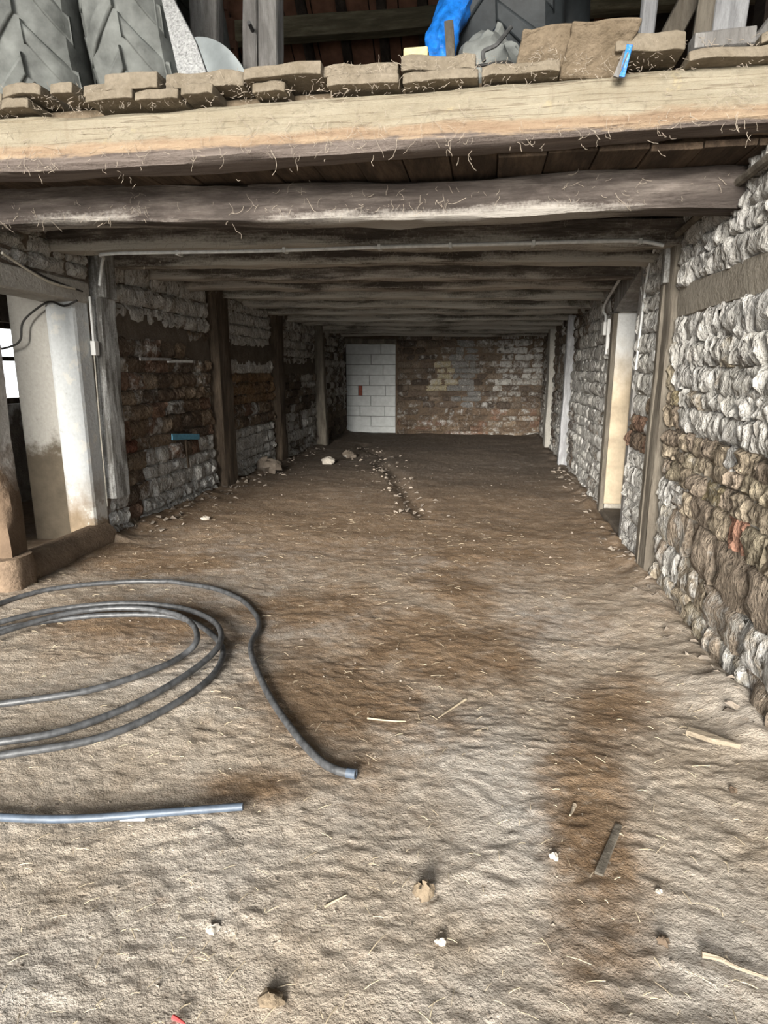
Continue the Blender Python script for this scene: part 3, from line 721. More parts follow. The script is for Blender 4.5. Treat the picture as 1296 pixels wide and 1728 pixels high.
# ------------------------------------------------------------------ ceiling: loft floor and beams
ce = MB(); ce.add([(x, y, (2.545 - 0.011 * (y - 3.5) - 0.012 * (x + 1)) if q == 0 else 2.74) for q in (0, 1) for y in (3.43, 15.8) for x in (-5.6, 1.7)], [(0, 2, 3, 1), (4, 5, 7, 6), (0, 1, 5, 4), (2, 6, 7, 3), (0, 4, 6, 2), (1, 3, 7, 5)])
ceiling = ce.build('ceiling', M['soffit'])
tag(ceiling, 'dark board underside of the loft floor resting on beams', None, None, 'structure')
FRONT = 3.2
fb = rough_bar((-3.75, FRONT + 0.11, 2.635), (1.66, FRONT + 0.11, 2.668), 0.11, 0.124, segs=90, wob=0.010, chamfer=0.026, seed=31, sag=0.03, taper=0.9)
fb = fb.build('ceiling_beam', M['front_beam'], None, True, loc=(-1, FRONT + 0.12, 2.61))
tag(fb, 'heavy pale sawn front beam with a dark waney lower edge', 'beam', 'beams under the loft')
beams = [(3.80, 2.433, 0.098, 'beam_mottled', 'dark mottled beam right behind the pale front beam, thin wire along its underside'),
         (4.79, 2.436, 0.084, 'beam_dark', 'sooty beam carrying the long grey conduit'),
         (5.52, 2.430, 0.083, 'beam_dark', 'whitewash-streaked beam just behind the one with the conduit'),
         (6.25, 2.422, 0.083, 'beam_grey', 'fifth loft beam counted from the pale front beam'),
         (7.05, 2.414, 0.082, 'beam_grey', 'sixth loft beam counted from the pale front beam'),
         (7.90, 2.405, 0.082, 'beam_far', 'seventh loft beam counted from the pale front beam'),
         (8.80, 2.395, 0.081, 'beam_far', 'eighth loft beam counted from the pale front beam'),
         (9.80, 2.385, 0.081, 'beam_far', 'sixth loft beam counted from the end wall'),
         (10.80, 2.374, 0.080, 'beam_far', 'fifth loft beam counted from the end wall'),
         (11.80, 2.364, 0.080, 'beam_far', 'fourth loft beam counted from the end wall'),
         (12.80, 2.353, 0.079, 'beam_far', 'third loft beam counted from the end wall'),
         (13.80, 2.343, 0.079, 'beam_far', 'second loft beam counted from the end wall'),
         (14.80, 2.332, 0.078, 'beam_far', 'last loft beam right in front of the end wall')]
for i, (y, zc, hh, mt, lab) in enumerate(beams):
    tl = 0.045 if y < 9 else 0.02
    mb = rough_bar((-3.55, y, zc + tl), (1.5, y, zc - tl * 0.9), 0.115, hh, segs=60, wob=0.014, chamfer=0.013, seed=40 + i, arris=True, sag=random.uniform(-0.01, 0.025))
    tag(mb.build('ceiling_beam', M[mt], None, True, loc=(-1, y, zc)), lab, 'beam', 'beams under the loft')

# loft floor pieces whose ends lie on the front beam: each a plank of the loft floor
def plank(x0, x1, z, h, y0, y1, mat, seed, tilt=0.0):
    mb = MB(); nx, ny = 8, 5; vs = []
    for j in range(ny):
        for i in range(nx):
            f = i / (nx - 1); x = x0 + (x1 - x0) * f; y = y0 + (y1 - y0) * j / (ny - 1)
            y2 = y + (0.018 * float(fbm(x * 9 + seed, seed * 1.7, 3, 3)) if j == 0 else 0)
            dz = tilt * (f - 0.5) + 0.010 * float(fbm(x * 7 + seed, y * 4, 4, 3))
            ed = 0.006 if i in (0, nx - 1) else 0
            vs.append((x, y2, z + dz - ed)); vs.append((x, y2 + (0.012 if j == 0 else 0), z + h + dz * 1.2 - ed + 0.008 * float(fbm(x * 11 + seed, y * 5 + 3, 6, 3))))
    I = lambda i, j, t: (j * nx + i) * 2 + t
    fs = []
    for j in range(ny - 1):
        for i in range(nx - 1):
            fs.append((I(i, j, 1), I(i + 1, j, 1), I(i + 1, j + 1, 1), I(i, j + 1, 1))); fs.append((I(i, j, 0), I(i, j + 1, 0), I(i + 1, j + 1, 0), I(i + 1, j, 0)))
    for i in range(nx - 1):
        fs.append((I(i, 0, 0), I(i + 1, 0, 0), I(i + 1, 0, 1), I(i, 0, 1))); fs.append((I(i, ny - 1, 0), I(i, ny - 1, 1), I(i + 1, ny - 1, 1), I(i + 1, ny - 1, 0)))
    for j in range(ny - 1):
        fs.append((I(0, j, 0), I(0, j, 1), I(0, j + 1, 1), I(0, j + 1, 0))); fs.append((I(nx - 1, j, 0), I(nx - 1, j + 1, 0), I(nx - 1, j + 1, 1), I(nx - 1, j, 1)))
    mb.add(vs, fs)
    return mb.build('plank', mat, ceiling, bevel=0.006)
P0 = 2.762
def px2x(px): return -2.54 + (px / 1296.0) * 3.71 + 0.0     # position along the front beam
low = [(-330, -200), (-195, -90), (-85, -5), (0, 38), (42, 95), (200, 290), (292, 370), (372, 430), (495, 552), (620, 738), (742, 862), (865, 985), (1165, 1300), (1302, 1420)]
for i, (a, b) in enumerate(low): plank(px2x(a), px2x(b) - 0.006, P0 + 0.006 * (i % 2), 0.045, FRONT - 0.035 - random.uniform(0, 0.03), FRONT + 0.7, M['earth_slab'], i * 3.1)
upr = [(-300, -160, 0.045), (-155, -40, 0.05), (-35, 32, 0.05), (46, 122, 0.05), (138, 183, 0.05), (187, 248, 0.055), (238, 336, 0.075), (340, 480, 0.068), (484, 615, 0.055), (612, 736, 0.05), (738, 858, 0.062), (1060, 1162, 0.075), (1262, 1330, 0.04), (1332, 1430, 0.04)]
for i, (a, b, h) in enumerate(upr): plank(px2x(a), px2x(b) - 0.008, P0 + 0.052, h, FRONT - 0.03 - random.uniform(-0.02, 0.04), FRONT + 0.9, M['earth_slab'], 40 + i * 2.3, random.uniform(-0.012, 0.012))
lf = MB(); lf.box(-5.6, 1.7, FRONT + 0.12, 12, 2.745, 2.80)
lf.build('loft_boarding', M['dusty_board'], ceiling)
# soffit boards between the first beams
for i in range(22):
    x = -3.5 + i * 0.235; mb = MB(); zz = 2.552 - 0.012 * (x + 1) - random.uniform(0, 0.016); mb.box(x, x + 0.228, 3.40, 4.75, zz - 0.02, zz + 0.01)
    mb.build('plank', M['soffit'], ceiling, bevel=0.004)

# ------------------------------------------------------------------ roof above the loft
def roof_z(y): return 4.55 + (7.5 - y) * 0.84
rf = MB(); rf.add([(-7, 10.2, roof_z(10.2) + .12), (6, 10.2, roof_z(10.2) + .12), (6, 2.6, roof_z(2.6) + .12), (-7, 2.6, roof_z(2.6) + .12), (-7, 10.2, roof_z(10.2) + .2), (6, 10.2, roof_z(10.2) + .2), (6, 2.6, roof_z(2.6) + .2), (-7, 2.6, roof_z(2.6) + .2)],
          [(0, 1, 2, 3), (7, 6, 5, 4), (0, 4, 5, 1), (1, 5, 6, 2), (2, 6, 7, 3), (3, 7, 4, 0)])
rf.add([(x, y, z + t) for t in (0, .1) for (x, y, z) in ((-7, 2.6, 8.75), (6, 2.6, 8.75), (6, -4.2, 4.6), (-7, -4.2, 4.6))], [(3, 2, 1, 0), (4, 5, 6, 7), (0, 1, 5, 4), (1, 2, 6, 5), (2, 3, 7, 6), (3, 0, 4, 7)])  # unseen front slope over the camera, added to cut light from above
rf.box(5.8, 6, -4.2, 3.2, -0.2, 6.5); rf.box(-7, -6.8, -4.2, 3.2, -0.2, 6.5); rf.box(-7, -6.8, 3.2, 10.2, 2.6, 8.5); rf.box(5.8, 6, 3.2, 10.2, 0, 8.5); rf.box(-7, 6, 10.1, 10.3, 2.5, 3.0); rf.box(1.7, 6, 5.0, 5.2, 2.62, 5.5)  # unseen barn side walls, and gables added to block light
roof = rf.build('roof', M['tile_dark']); tag(roof, 'underside of the clay tiled roof above the loft, plus unseen front slope and gables added to limit light', None, None, 'structure')
ang = math.atan(0.84); tile_me = None
for row in range(7):
    yy = 8.6 - row * 0.32
    for c in range(20):
        xx = -4.6 + c * 0.29
        if tile_me is None:
            mb = MB(); mb.box(-0.138, 0.138, -0.20, 0.20, -0.008, 0.008); mb.box(-0.138, 0.138, -0.20, -0.18, -0.03, -0.008)
            o = mb.build('roof_tile', M['tile'], roof); tile_me = o.data
        else:
            o = bpy.data.objects.new('roof_tile', tile_me); COL.objects.link(o); o.parent = roof
        o.location = (xx, yy, roof_z(yy) + 0.07); o.rotation_euler = (math.pi - ang + 0.06, 0, 0)
for i in range(16):
    x = -4.4 + i * 0.40
    mb = rough_bar((x, 9.8, roof_z(9.8) - 0.0), (x + 0.15, 3.2, roof_z(3.2) - 0.0), 0.045, 0.05, segs=6, wob=0.006); mb.build('rafter', M['tile_dark'], roof, False)
mb = rough_bar((-5.5, 7.0, roof_z(7.0) - 0.14), (5, 7.0, roof_z(7.0) - 0.14), 0.08, 0.09, segs=30, wob=0.01)
tag(mb.build('roof_purlin', M['purlin'], None, True, loc=(-1, 7.0, roof_z(7.0))), 'mossy horizontal purlin under the clay tiles', 'beam')

# ------------------------------------------------------------------ things on the loft
ZL = 2.80
def tyre(cx, cy, R, width, mat, label, rot=0.0, lean=0.0, seed=0):
    t = empty('tractor_tyre', (cx, cy, ZL)); tag(t, label, 'tyre', 'tractor tyres stored on the loft')
    prof = [(-0.30, 0.50), (-0.42, 0.56), (-0.50, 0.70), (-0.49, 0.82), (-0.40, 0.915), (-0.2, 0.945), (0, 0.95), (0.2, 0.945), (0.40, 0.915), (0.49, 0.82), (0.50, 0.70), (0.42, 0.56), (0.30, 0.50)]
    mb = MB(); N = 56; n = len(prof); vs = []
    for i in range(N):
        a = 2 * math.pi * i / N
        for (x, rr) in prof: vs.append((x * width, math.cos(a) * rr * R, math.sin(a) * rr * R + R))
    mb.add(vs, [(i * n + j, i * n + j + 1, ((i + 1) % N) * n + j + 1, ((i + 1) % N) * n + j) for i in range(N) for j in range(n - 1)])
    c = mb.build('carcass', mat, t, True); so = c.modifiers.new('wall', 'SOLIDIFY'); so.thickness = 0.03; so.offset = -1
    K = 17
    lug_meshes = []
    for side in (-1, 1):
        mb = MB(); vs = []; st = 7
        for q in range(st):
            f = q / (st - 1); x = side * (0.03 + 0.46 * f) * width; aa = side * 0.0 + 0.34 * f
            rr = R * (0.945 - 0.13 * max(0, f - 0.55) ** 1.3 * 2.2); top = rr + R * 0.07
            wd = 0.06 + 0.03 * f
            for (da, r_) in ((-wd * 1.25, rr - 0.02), (-wd, top), (wd, top), (wd * 1.25, rr - 0.02)):
                vs.append((x, math.cos(aa + da) * r_, math.sin(aa + da) * r_))
        fs = [(q * 4 + j, q * 4 + j + 1, (q + 1) * 4 + j + 1, (q + 1) * 4 + j) for q in range(st - 1) for j in range(3)] + [(0, 1, 2, 3), tuple(reversed(range((st - 1) * 4, st * 4)))]
        if side < 0: fs = [tuple(reversed(f_)) for f_ in fs]
        mb.add(vs, fs); o = mb.build('tread_lug', mat, c, True, bevel=0.012); o.location = (0, 0, R); o.rotation_euler = (side * 0.09, 0, 0)
        for k in range(1, K):
            c2 = o.copy(); COL.objects.link(c2); c2.parent = c; c2.rotation_euler = (k * 2 * math.pi / K + side * 0.09, 0, 0)
    t.rotation_euler = (0, lean, rot); return t
tyre(-2.14, 4.42, 0.76, 0.47, M['rubber'], 'dusty tractor tyre standing next to the speckled metal plate', 0.10)
tyre(-2.92, 4.46, 0.80, 0.54, M['rubber'], 'larger dusty tractor tyre at the far end of the loft edge', 0.30)
tyre(0.15, 4.55, 0.75, 0.62, M['rubber_black'], 'black tractor tyre behind the blue tarpaulin and dusty boards', -0.25)

def at(px, py, y):
    """point of the place at depth y seen under a photograph pixel"""
    v = rot @ Vector(((px - 648) / F_PX, -(py - 864) / F_PX, -1.0)); return Vector((0, 0, H)) + v * (y / v.y)
def on_floor(px, py, lift=0.0):
    v = rot @ Vector(((px - 648) / F_PX, -(py - 864) / F_PX, -1.0)); p = Vector((0, 0, H)) + v * (H / -v.z)
    for _ in range(3):
        z = gz(p.x, p.y) + lift; p = Vector((0, 0, H)) + v * ((z - H) / v.z)
    return p
ZP = 2.868
def thick_poly(pts, back, name, mat, bevel=0.006):
    """flat piece with thickness: outline pts, extruded by the vector back"""
    mb = MB(); n = len(pts); B = Vector(back)
    mb.add([Vector(p) for p in pts] + [Vector(p) + B for p in pts], [tuple(range(n)), tuple(reversed(range(n, 2 * n)))] + [(i, n + i, n + (i + 1) % n, (i + 1) % n) for i in range(n)])
    base = Vector(pts[0]); base.z = min(Vector(p).z for p in pts)
    return mb.build(name, mat, None, loc=base, bevel=bevel)
# speckled metal plate leaning
pl = thick_poly([at(306, 150, 3.40), at(358, 150, 3.40), at(330, 70, 3.48), at(294, 0, 3.55), at(272, -45, 3.60), at(262, -45, 3.60)], (0.0, 0.03, 0.0), 'metal_plate', M['zinc'], 0.004)
tag(pl, 'tapering speckled grey metal plate propped beside the dusty tyre', 'metal plate')
# curved mudguard sheet
mg = MB(); vs = []; n = 20
for i in range(n + 1):
    a = math.radians(8 + 95 * i / n)
    for (rr, yy) in ((0.35, 4.0), (0.35, 4.14), (0.338, 4.14), (0.338, 4.0), (0.12, 4.0), (0.12, 4.012)):
        vs.append((-1.75 + math.cos(a) * rr * 1.0, yy, 2.95 + math.sin(a) * rr * 1.32))
mg.add(vs, [(i * 6 + a, i * 6 + b, (i + 1) * 6 + b, (i + 1) * 6 + a) for i in range(n) for a, b in ((0, 1), (1, 2), (2, 3), (3, 4), (4, 5), (5, 0))])
tag(mg.build('mudguard', M['sheet'], None, True, loc=(-1.7, 4.0, 2.9)), 'curved grey sheet-metal mudguard behind the speckled plate', 'mudguard')
# timber uprights of the loft
def upright(pxa, pxb, pya, pxc, pxd, y, mat, label, depth=0.12, seed=0, cat='post'):
    a = at((pxa + pxb) / 2, pya, y); b = at((pxc + pxd) / 2, 0, y); wdt = (at(pxb, pya, y) - at(pxa, pya, y)).length / 2
    dirv = (b - a).normalized(); a2 = a - dirv * ((a.z - 2.815) / max(dirv.z, 0.3)); b2 = a + dirv * (1.9 / dirv.z)
    mb = rough_bar(a2, b2, wdt, depth / 2, up=(0, 1, 0), segs=16, wob=0.006, chamfer=0.008, seed=seed)
    return tag(mb.build('loft_post', mat, None, True, loc=a2), label, cat, 'uprights on the loft')
upright(328, 372, 120, 325, 371, 4.35, M['post_pale'], 'sawn grey upright rising behind the speckled plate', seed=61)
upright(414, 437, 138, 415, 438, 4.25, M['post_pale'], 'slim bolted pole, one of the close pair of poles', seed=62)
upright(441, 473, 138, 443, 472, 4.18, M['post_pale'], 'wider notched pole, one of the close pair of poles', seed=63)
bo = MB(); p = at(422, 47, 4.15); bo.tube([p + Vector((-0.0, 0.06, 0)), p + Vector((0.012, -0.05, 0.004))], 0.012, 8)
tag(bo.build('bolt', M['iron'], None, loc=p), 'iron bolt sticking out of the slim loft pole', 'bolt')
# column of verge tiles seen between the uprights
for i, (x0, y0, x1, y1) in enumerate([(366, -30, 384, 18), (372, 12, 388, 52), (376, 50, 400, 90), (384, 90, 408, 128)]):
    a = at(x0, y0, 5.4); b = at(x1, y1, 5.3)
    mb = MB(); mb.box(a.x, b.x, 5.30 - i * 0.03, 5.34 - i * 0.03, b.z, a.z); mb.box(a.x, b.x + 0.01, 5.26 - i * 0.03, 5.30 - i * 0.03, b.z - 0.012, b.z + 0.012)
    o = mb.build('stacked_tile', M['tile'], None, loc=(a.x, 5.3, b.z), bevel=0.004)
    tag(o, ['topmost', 'second', 'third', 'lowest'][i] + ' brown clay tile in the column beside the sawn upright', 'roof tile', 'clay tiles beside the upright')
# yellow block
p = at(682, 133, 3.34); mb = MB(); mb.box(p.x, p.x + 0.115, 3.30, 3.42, ZP - 0.0, ZP + 0.095)
tag(mb.build('wood_offcut', M['yellow'], None, loc=(p.x, 3.34, ZP), bevel=0.008), 'small pale yellow block standing alone on the loft edge', 'block')
# blue tarpaulin bundle
def blob(name, pts, rads, mat, seed, amp=0.03, seg=26, fold=0.02):
    mb = MB(); path = smooth_path(pts, 6); n = len(path); rr = np.interp(np.linspace(0, len(rads) - 1, n), range(len(rads)), rads)
    mb.tube(path, list(rr), seg); vs = []
    for i, v in enumerate(mb.v):
        q = Vector(v); k = i // seg; c = path[min(k, n - 1)]; dv = q - c; a = math.atan2(dv.y, dv.x)
        f = 1 + amp / max(rr[min(k, n - 1)], .01) * float(fbm(a * 1.6 + seed, k * 0.35 + seed, 3, 3)) + fold / max(rr[min(k, n - 1)], .01) * math.sin(a * 5 + k * 0.25 + 2 * float(fbm(k * 0.3, seed, 5, 2)))
        vs.append(tuple(c + dv * f))
    mb.v = vs; return mb.build(name, mat, None, True, loc=pts[0])
b0 = at(752, 128, 3.72)
tp = blob('tarpaulin', [(b0.x - 0.01, 3.74, ZP + 0.0), (b0.x - 0.025, 3.75, 3.02), (b0.x - 0.035, 3.78, 3.13), (b0.x - 0.0, 3.84, 3.30), (b0.x + 0.09, 3.92, 3.50), (b0.x + 0.16, 3.95, 3.66)], [0.04, 0.06, 0.075, 0.08, 0.09, 0.09], M['tarp'], 3.0, 0.022, 28, 0.007)
tag(tp, 'crumpled bright blue tarpaulin hanging on the loft edge', 'tarpaulin')
p0, p1 = at(764, 128, 3.5), at(757, 38, 3.58); p0.z = ZP
mb = rough_bar(p0, p1, 0.022, 0.016, up=(0, 1, 0), segs=8, wob=0.003, chamfer=0.004)
tag(mb.build('wood_stake', M['post_grey'], None, True, loc=p0), 'short wooden stake leaning on the blue tarpaulin', 'stake')
# dusty sack and pry bar in front of the black tyre
sk = blob('sack', [(-0.07, 3.64, ZP), (-0.05, 3.66, 2.96), (-0.02, 3.7, 3.06), (0.04, 3.74, 3.13)], [0.13, 0.16, 0.13, 0.06], M['rubber'], 8.0, 0.05, 26, 0.015)
tag(sk, 'dusty grey crumpled sack in front of the black tyre', 'sack')
a, b = at(828, 95, 3.4), at(862, 46, 3.5)
mb = MB(); mb.tube(smooth_path([a + Vector((-0.03, 0, -0.02)), a + Vector((-0.035, 0, 0.02)), a + Vector((0.0, 0, 0.035)), a + Vector((0.03, 0, 0.05)), b], 6), 0.010, 8)
tag(mb.build('pry_bar', M['iron'], None, True, loc=a), 'dark iron bar with hooked end resting against the dusty sack', 'tool')
cb = MB(); cpts = [at(800, 118, 3.36), at(830, 108, 3.36), at(860, 112, 3.36), at(838, 122, 3.36), at(812, 112, 3.40), at(850, 104, 3.40), at(864, 117, 3.36)]
for q in cpts: q.z = max(q.z, ZP + 0.02)
cb.tube(smooth_path(cpts, 6), 0.006, 6)
tag(cb.build('rope', M['black_wire'], None, True, loc=cpts[0]), 'tangle of black cord on the loft edge below the sack', 'cord')
# two dusty boards standing on edge
def big_board(px, y0, y1, th, label, seed):
    P = [at(px[0][0], px[0][1], y0), at(px[1][0], px[1][1], y0), at(px[2][0], px[2][1], y1), at(px[3][0], px[3][1], y1)]
    mb = MB(); n, m = 12, 10; B = Vector((0.0, th, 0.012)); vs = []
    for k in (0, 1):
        for j in range(m):
            for i in range(n):
                f, g = i / (n - 1), j / (m - 1)
                q = (P[0] * (1 - f) + P[1] * f) * (1 - g) + (P[3] * (1 - f) + P[2] * f) * g
                ed = 0.012 if (i in (0, n - 1) or j == m - 1) else 0
                vs.append(q + B * k + Vector((0.008 * float(fbm(g * 5 + seed, f + seed, 4, 2)) if i in (0, n - 1) else 0, 0.010 * float(fbm(f * 4 + seed, g * 4, 3, 3)), 0.010 * float(fbm(f * 4 + seed, 7, 5, 3)) if j == m - 1 else 0)))
    I = lambda i, j, k: k * n * m + j * n + i; fs = []
    for j in range(m - 1):
        for i in range(n - 1):
            fs.append((I(i, j, 0), I(i + 1, j, 0), I(i + 1, j + 1, 0), I(i, j + 1, 0))); fs.append((I(i, j, 1), I(i, j + 1, 1), I(i + 1, j + 1, 1), I(i + 1, j, 1)))
    for i in range(n - 1):
        fs.append((I(i, 0, 0), I(i, 0, 1), I(i + 1, 0, 1), I(i + 1, 0, 0))); fs.append((I(i, m - 1, 0), I(i + 1, m - 1, 0), I(i + 1, m - 1, 1), I(i, m - 1, 1)))
    for j in range(m - 1):
        fs.append((I(0, j, 0), I(0, j + 1, 0), I(0, j + 1, 1), I(0, j, 1))); fs.append((I(n - 1, j, 0), I(n - 1, j, 1), I(n - 1, j + 1, 1), I(n - 1, j + 1, 0)))
    mb.add(vs, fs); o = mb.build('earthy_board', M['dusty_board'], None, False, loc=P[0], bevel=0.01)
    return tag(o, label, 'board', 'straw-caked boards on the loft edge')
big_board([(866, 128), (950, 128), (970, 32), (882, 50)], 3.24, 3.16, 0.07, 'straw-caked thick board next to the dusty sack', 2.0)
big_board([(944, 133), (1040, 133), (1088, 26), (968, 32)], 3.215, 3.10, 0.10, 'larger dusty thick board tilted beside the pale plank upright', 5.0)
# right hand uprights
upright(1073, 1098, 98, 1084, 1110, 3.62, M['post_silver'], 'pale bluish plank upright next to the dusty boards', 0.04, 71)
p0, p1 = at(1112, 100, 4.02), at(1165, 0, 4.02); dv = (p1 - p0).normalized(); p0 = p0 - dv * ((p0.z - 2.88) / dv.z)
mb = rough_bar(p0, p0 + dv * 1.5, 0.055, 0.04, up=(0, 1, 0), segs=14, wob=0.006, chamfer=0.008, seed=72, edge=0.02)
tag(mb.build('diagonal_brace', M['post_grey'], None, True, loc=p0), 'grey diagonal timber brace between the pale uprights', 'brace')
upright(1164, 1192, 100, 1180, 1204, 3.80, M['post_grey'], 'narrow grey upright nailed to the broad silvery post', 0.05, 73)
upright(1188, 1246, 99, 1202, 1262, 3.86, M['post_silver'], 'broad silvery weathered upright near the wall corner', 0.10, 74)
p0, p1 = at(1262, 105, 4.0), at(1330, 20, 4.0); dv = (p1 - p0).normalized()
mb = rough_bar(p0 - dv * 0.2, p0 + dv * 0.9, 0.06, 0.03, up=(0, 1, 0), segs=10, wob=0.006, seed=75)
tag(mb.build('leaning_plank', M['post_pale'], None, True, loc=p0), 'grey plank leaning at the corner beside the broad post', 'plank')
p0, p1 = at(1165, 113, 3.2), at(1266, 110, 3.2)
mb = rough_bar((p0.x, FRONT + 0.02, 2.845), (p1.x, FRONT + 0.02, 2.85), 0.05, 0.032, segs=10, wob=0.004, chamfer=0.006, seed=76)
tag(mb.build('edge_plank', M['post_pale'], None, True, loc=(p0.x, FRONT, 2.82)), 'flat pale grey plank lying at the foot of the broad post', 'plank')
for nm, mt, pts, lab in (('blue_strap', 'tarp', [(1062, 76), (1054, 104), (1049, 130)], 'blue strap hanging at the edge of the larger dusty board'), ('lath', 'post_pale', [(1056, 88), (1046, 112), (1039, 130)], 'short pale lath in front of the blue strap')):
    P = [at(px, py, 3.135) for px, py in pts]; mb = rough_bar(P[0], P[2], 0.012, 0.005, up=(0, 1, 0), segs=8, wob=0.004, chamfer=0.002)
    tag(mb.build(nm, M[mt], None, True, loc=P[2]), lab, 'strap' if nm == 'blue_strap' else 'lath')

# ------------------------------------------------------------------ conduits, cables and fittings
def run(name, pts, rad, mat, label, cat, per=6, seg=8, parts=None, grp=None):
    mb = MB(); mb.tube(smooth_path(pts, per), rad, seg); o = mb.build(name, M[mat], None, True, loc=pts[0])
    return tag(o, label, cat, grp)
YC = 4.66
cl = [at(168, 482, 5.1), at(171, 455, 5.08), at(175, 436, 4.95), at(190, 428, YC), at(420, 424, YC), at(640, 417, YC), at(860, 411, YC), at(1010, 407, YC), at(1080, 407, YC), at(1120, 414, YC)]
cd = empty('conduit', cl[3]); tag(cd, 'long grey conduit running across the sooty beam', 'conduit')
mb = MB(); mb.tube(smooth_path(cl, 8), 0.0125, 8); dpart(mb.build('tube', M['conduit'], None, True), cd)
for px, py in ((300, 427), (480, 422), (640, 417), (760, 414), (900, 410), (1080, 407)):
    q = at(px, py, YC); mb = MB(); mb.box(q.x - 0.012, q.x + 0.012, YC - 0.02, YC + 0.06, q.z - 0.018, q.z + 0.018); dpart(mb.build('clip', M['conduit'], None, bevel=0.004), cd)
run('wire', [at(-20, 380, 3.97), at(200, 376, 3.97), at(420, 374, 3.97), at(700, 368, 3.97), at(900, 360, 3.97), at(1120, 352, 3.97), at(1190, 347, 3.97)], 0.006, 'wire', 'thin pale wire strung along the mottled second beam', 'wire')
run('wall_pole', [(XR - 0.05, 2.9, 2.43), (XR - 0.05, 3.6, 2.42), (XR - 0.05, 4.2, 2.40), (XR - 0.06, 4.78, 2.36)], 0.022, 'post_grey', 'rough grey pole running along the top of the white stone wall', 'pole')
run('cable', [at(-40, 596, 4.9), at(14, 586, 4.9), at(34, 574, 4.9), at(38, 545, 4.9), at(58, 524, 4.9), at(84, 509, 4.88), at(108, 516, 4.86), at(130, 507, 4.84)], 0.009, 'black_wire', 'black cable drooping across the grey doorway reveal', 'cable')
run('cable', [(XL + 0.06, 4.12, 2.28), (XL + 0.05, 4.4, 2.20), (XL + 0.05, 4.62, 2.15), (XL + 0.05, 4.9, 2.14)], 0.010, 'wire', 'pale cable slanting over the lintel of the doorway', 'cable')
run('cable', [(XL + 0.07, 4.30, 2.23), (XL + 0.05, 4.60, 2.175), (XL + 0.05, 5.0, 2.13)], 0.007, 'black_wire', 'dark cable beside the pale one over the doorway lintel', 'cable')
sw = empty('switch_drop', (XL + 0.04, 5.08, 1.7)); tag(sw, 'white cable drop with small switch on the limewashed jamb', 'switch')
mb = MB(); mb.tube([(XL + 0.045, 5.10, 2.10), (XL + 0.045, 5.09, 1.72)], 0.010, 8); dpart(mb.build('conduit', M['white_plastic'], None, True), sw)
mb = MB(); mb.box(XL + 0.03, XL + 0.075, 5.06, 5.12, 1.62, 1.74); dpart(mb.build('switch_box', M['white_plastic'], None, bevel=0.006), sw)
mb = MB(); mb.tube([(XL + 0.04, 5.09, 1.62), (XL + 0.04, 5.07, 0.9), (XL + 0.03, 5.08, 0.3)], 0.006, 6); dpart(mb.build('cable', M['wire'], None, True), sw)
run('conduit', [(XR - 0.04, 5.9, 2.42), (XR - 0.05, 6.4, 2.36), (XR - 0.05, 7.3, 2.16), (XR - 0.02, 7.32, 2.06), (XR - 0.02, 7.32, 1.98)], 0.014, 'conduit', 'grey conduit slanting down to the white socket by the tan reveal', 'conduit', 5)
run('conduit', [(XR - 0.03, 5.35, 2.42), (XR - 0.03, 5.5, 2.30), (XR - 0.02, 5.62, 2.1), (XR - 0.03, 5.66, 1.5)], 0.010, 'conduit', 'thin grey conduit curving down the whitewashed pier of the doorway', 'conduit', 5)
so = empty('socket', (XR, 7.3, 1.9)); tag(so, 'white electrical socket box with a narrow white strip beside it', 'socket')
mb = MB(); mb.box(XR - 0.05, XR + 0.02, 7.24, 7.38, 1.86, 2.0); dpart(mb.build('socket_box', M['white_plastic'], None, bevel=0.008), so)
mb = MB(); mb.box(XR - 0.03, XR + 0.02, 7.13, 7.17, 1.66, 2.02); dpart(mb.build('strip', M['white_plastic'], None, bevel=0.006), so)
mb = MB(); mb.box(XR - 0.055, XR - 0.0, 5.0, 5.06, 1.56, 1.64)
tag(mb.build('junction_box', M['white_plastic'], None, loc=(XR, 5.03, 1.6), bevel=0.006), 'small white junction box beside the grey-brown wall post', 'junction box')
# laths and blue board fixed to the left wall
for a, b, m_, lab in (((XL + 0.10, 5.72, 1.60), (XL + 0.10, 6.32, 1.605), 'post_pale', 'rusty brown lath fixed to the brown stone bay'), ((XL + 0.10, 6.26, 1.585), (XL + 0.10, 6.83, 1.59), 'conduit', 'pale metal lath continuing the brown one on the stone bay')):
    mb = rough_bar(a, b, 0.008, 0.014, segs=10, wob=0.003, chamfer=0.002); tag(mb.build('lath', M[m_], None, True, loc=a), lab, 'lath')
bt = empty('blue_board', (XL + 0.07, 6.6, 0.77)); tag(bt, 'small weathered blue board on the brown stone bay', 'board')
mb = rough_bar((XL + 0.075, 6.28, 0.80), (XL + 0.075, 6.92, 0.74), 0.008, 0.032, segs=10, wob=0.004, chamfer=0.002); dpart(mb.build('board', M['blue_tag'], None, True), bt)
mb = rough_bar((XL + 0.07, 6.6, 0.74), (XL + 0.07, 6.62, 0.42), 0.02, 0.006, up=(1, 0, 0), segs=8, wob=0.004, chamfer=0.002); dpart(mb.build('batten', M['post_brown'], None, True), bt)

